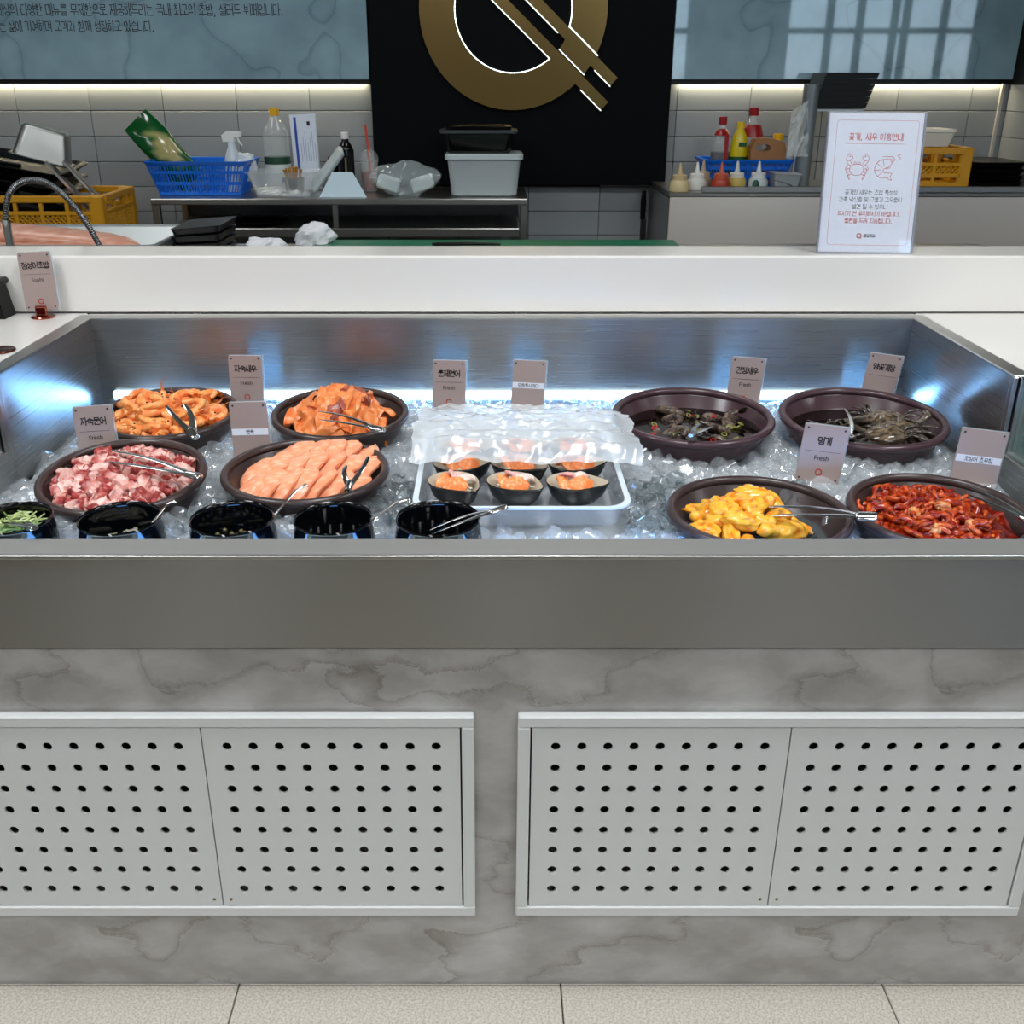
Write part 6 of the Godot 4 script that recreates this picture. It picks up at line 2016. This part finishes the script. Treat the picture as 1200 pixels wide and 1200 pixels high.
func notice() -> void:
	var w := 0.222
	var h := 0.316
	var o := thing("notice_stand", "clear acrylic stand with a white notice about crab and shrimp", "notice", V(0.885, 1.1545, -2.475))
	o.rotation = V(-0.16, -0.02, -0.012)
	var cl := mt("acrylic_notice", Color(0.92, 0.95, 0.97, 0.1), 0.03)
	part("back_sheet", bev(V(w, h, 0.003), 0.001), cl, o, V(0, h / 2, -0.005))
	part("front_sheet", bev(V(w, h, 0.003), 0.001), cl, o, V(0, h / 2, 0.003))
	part("foot", bev(V(w + 0.006, 0.003, 0.055), 0.001), cl, o, V(-0.004, 0.0025, -0.026))
	var edge := MB.new()
	for s in [-1, 1]: edge.box(V(s * w / 2, h / 2, -0.001), V(0.003, h, 0.011), 0.001)
	edge.box(V(0, 0.0, -0.001), V(w, 0.003, 0.011), 0.001)
	part("edge", edge.commit(30), mt("acrylic_edge", Color(0.55, 0.56, 0.62), 0.1), o)
	var pg := part("paper", bx(V(w - 0.006, h - 0.006, 0.001)), mats["paper"], o, V(0, h / 2, -0.0005))
	var k := w / 122.0     # metres per photo pixel of the sheet
	var m := MB.new()
	# frame line
	var fr := []
	for p in rrect(0.094, 0.139, 0.008, 4): fr.append(p + Vector2(0.004, 0.0))
	fr.append(fr[0])
	m.stroke(fr, 0.0007)
	m.stroke(pl([-0.066, 0.088, 0.07, 0.088]), 0.0008)
	hangul(m, "꽃게, 새우 이용안내", 0.0145, Vector2(0.002, 0.096), 0.12, 0.94, true)
	crab_icon(m, Vector2(-0.036, 0.036))
	shrimp_icon(m, Vector2(0.034, 0.036))
	hangul(m, "드시기 전 유의하시기 바랍니다.", 0.0108, Vector2(0.003, -0.073), 0.11, 0.93, true)
	hangul(m, "불편을 드려 죄송합니다.", 0.0108, Vector2(0.003, -0.089), 0.11, 0.93, true)
	m.stroke(ring_pts(Vector2(-0.016, -0.118), Vector2(0.005, 0.005), 18), 0.0024)
	m.stroke(pl([-0.0145, -0.1205, -0.01, -0.1245]), 0.0014)
	part("red_print", m.commit(0), mats["ink_red"], pg, V(0, 0, 0.0009))
	var b := MB.new()
	hangul(b, "꽃게와 새우는 조업 특성상", 0.0108, Vector2(0.003, -0.025), 0.085, 0.93, true)
	hangul(b, "간혹 낚싯줄 및 그물과 고무줄이", 0.0108, Vector2(0.003, -0.041), 0.085, 0.93, true)
	hangul(b, "발견 될 수 있으니", 0.0108, Vector2(0.003, -0.057), 0.085, 0.93, true)
	hangul(b, "쿠우쿠우", 0.0085, Vector2(0.008, -0.1225), 0.16, 0.8, true)
	part("black_print", b.commit(0), mt("ink_soft", Color(0.12, 0.12, 0.16), 0.6), pg, V(0, 0, 0.0009))

func icon_line(m: MB, o: Vector2, pts: Array, k := 0.001) -> void:
	var q := []
	for i in range(0, pts.size(), 2): q.append(o + Vector2(pts[i], -pts[i + 1]) * k)
	m.stroke(q, 0.0011)

func crab_icon(m: MB, o: Vector2) -> void:
	# body
	var b := []
	for i in 25:
		var a := TAU * i / 24
		b.append(o + Vector2(cos(a) * 0.0165, -0.004 + sin(a) * 0.0145 * (0.75 if sin(a) > 0 else 1.0)))
	m.stroke(b, 0.0011)
	for s in [-1, 1]:
		m.stroke(ring_pts(o + Vector2(s * 0.005, 0.009), Vector2(0.0025, 0.0025), 10), 0.001)
		icon_line(m, o, [s * 15, -3, s * 21, -7, s * 25, -13, s * 26, -21, s * 20, -30, s * 16, -29, s * 19, -23, s * 12, -24, s * 11, -20, s * 17, -15, s * 12, -6])
		icon_line(m, o, [s * 25, -13, s * 17, -15])
		for j in 4:
			var y := -2.0 + j * 6.0
			icon_line(m, o, [s * (16 - j * 1.5), y, s * (23 - j * 1.2), y - 2 + j * 1.5, s * (27 - j * 3.2), y + 6 + j * 1.2, s * (24 - j * 3), y + 9 + j, s * (21 - j * 2), y + 4 + j])

func shrimp_icon(m: MB, o: Vector2) -> void:
	icon_line(m, o, [-12, -24, 12, -24, 16, -17, 26, -17, 29, -20, 26, -24, 22, -26, 25, -29, 29, -28])
	icon_line(m, o, [16, -17, 10, -8, 2, 0, -6, 2, -9, 6, -6, 12])
	icon_line(m, o, [-6, -18, 12, -18])
	var arc := []
	for i in 17:
		var a := lerpf(PI * 0.42, PI * 1.42, i / 16.0)
		arc.append(o + Vector2(-0.008, -0.003) + Vector2(cos(a) * 0.021, sin(a) * 0.021))
	m.stroke(arc, 0.0011)
	for i in 4:
		var a := lerpf(PI * 0.55, PI * 1.3, i / 3.0)
		m.stroke([o + Vector2(-0.008, -0.003) + Vector2(cos(a), sin(a)) * 0.021, o + Vector2(-0.006, -0.004) + Vector2(cos(a), sin(a)) * 0.008], 0.001)
	icon_line(m, o, [-12, 24, 2, 23, 9, 20, 12, 13, 4, 12, -6, 12])
	icon_line(m, o, [9, 20, 13, 28, 5, 26, 2, 23])
	m.stroke(ring_pts(o + Vector2(0.009, 0.013), Vector2(0.002, 0.002), 10), 0.001)
	for i in 4: icon_line(m, o, [-2 + i * 3, 1 - i, -1 + i * 3, 4 - i])
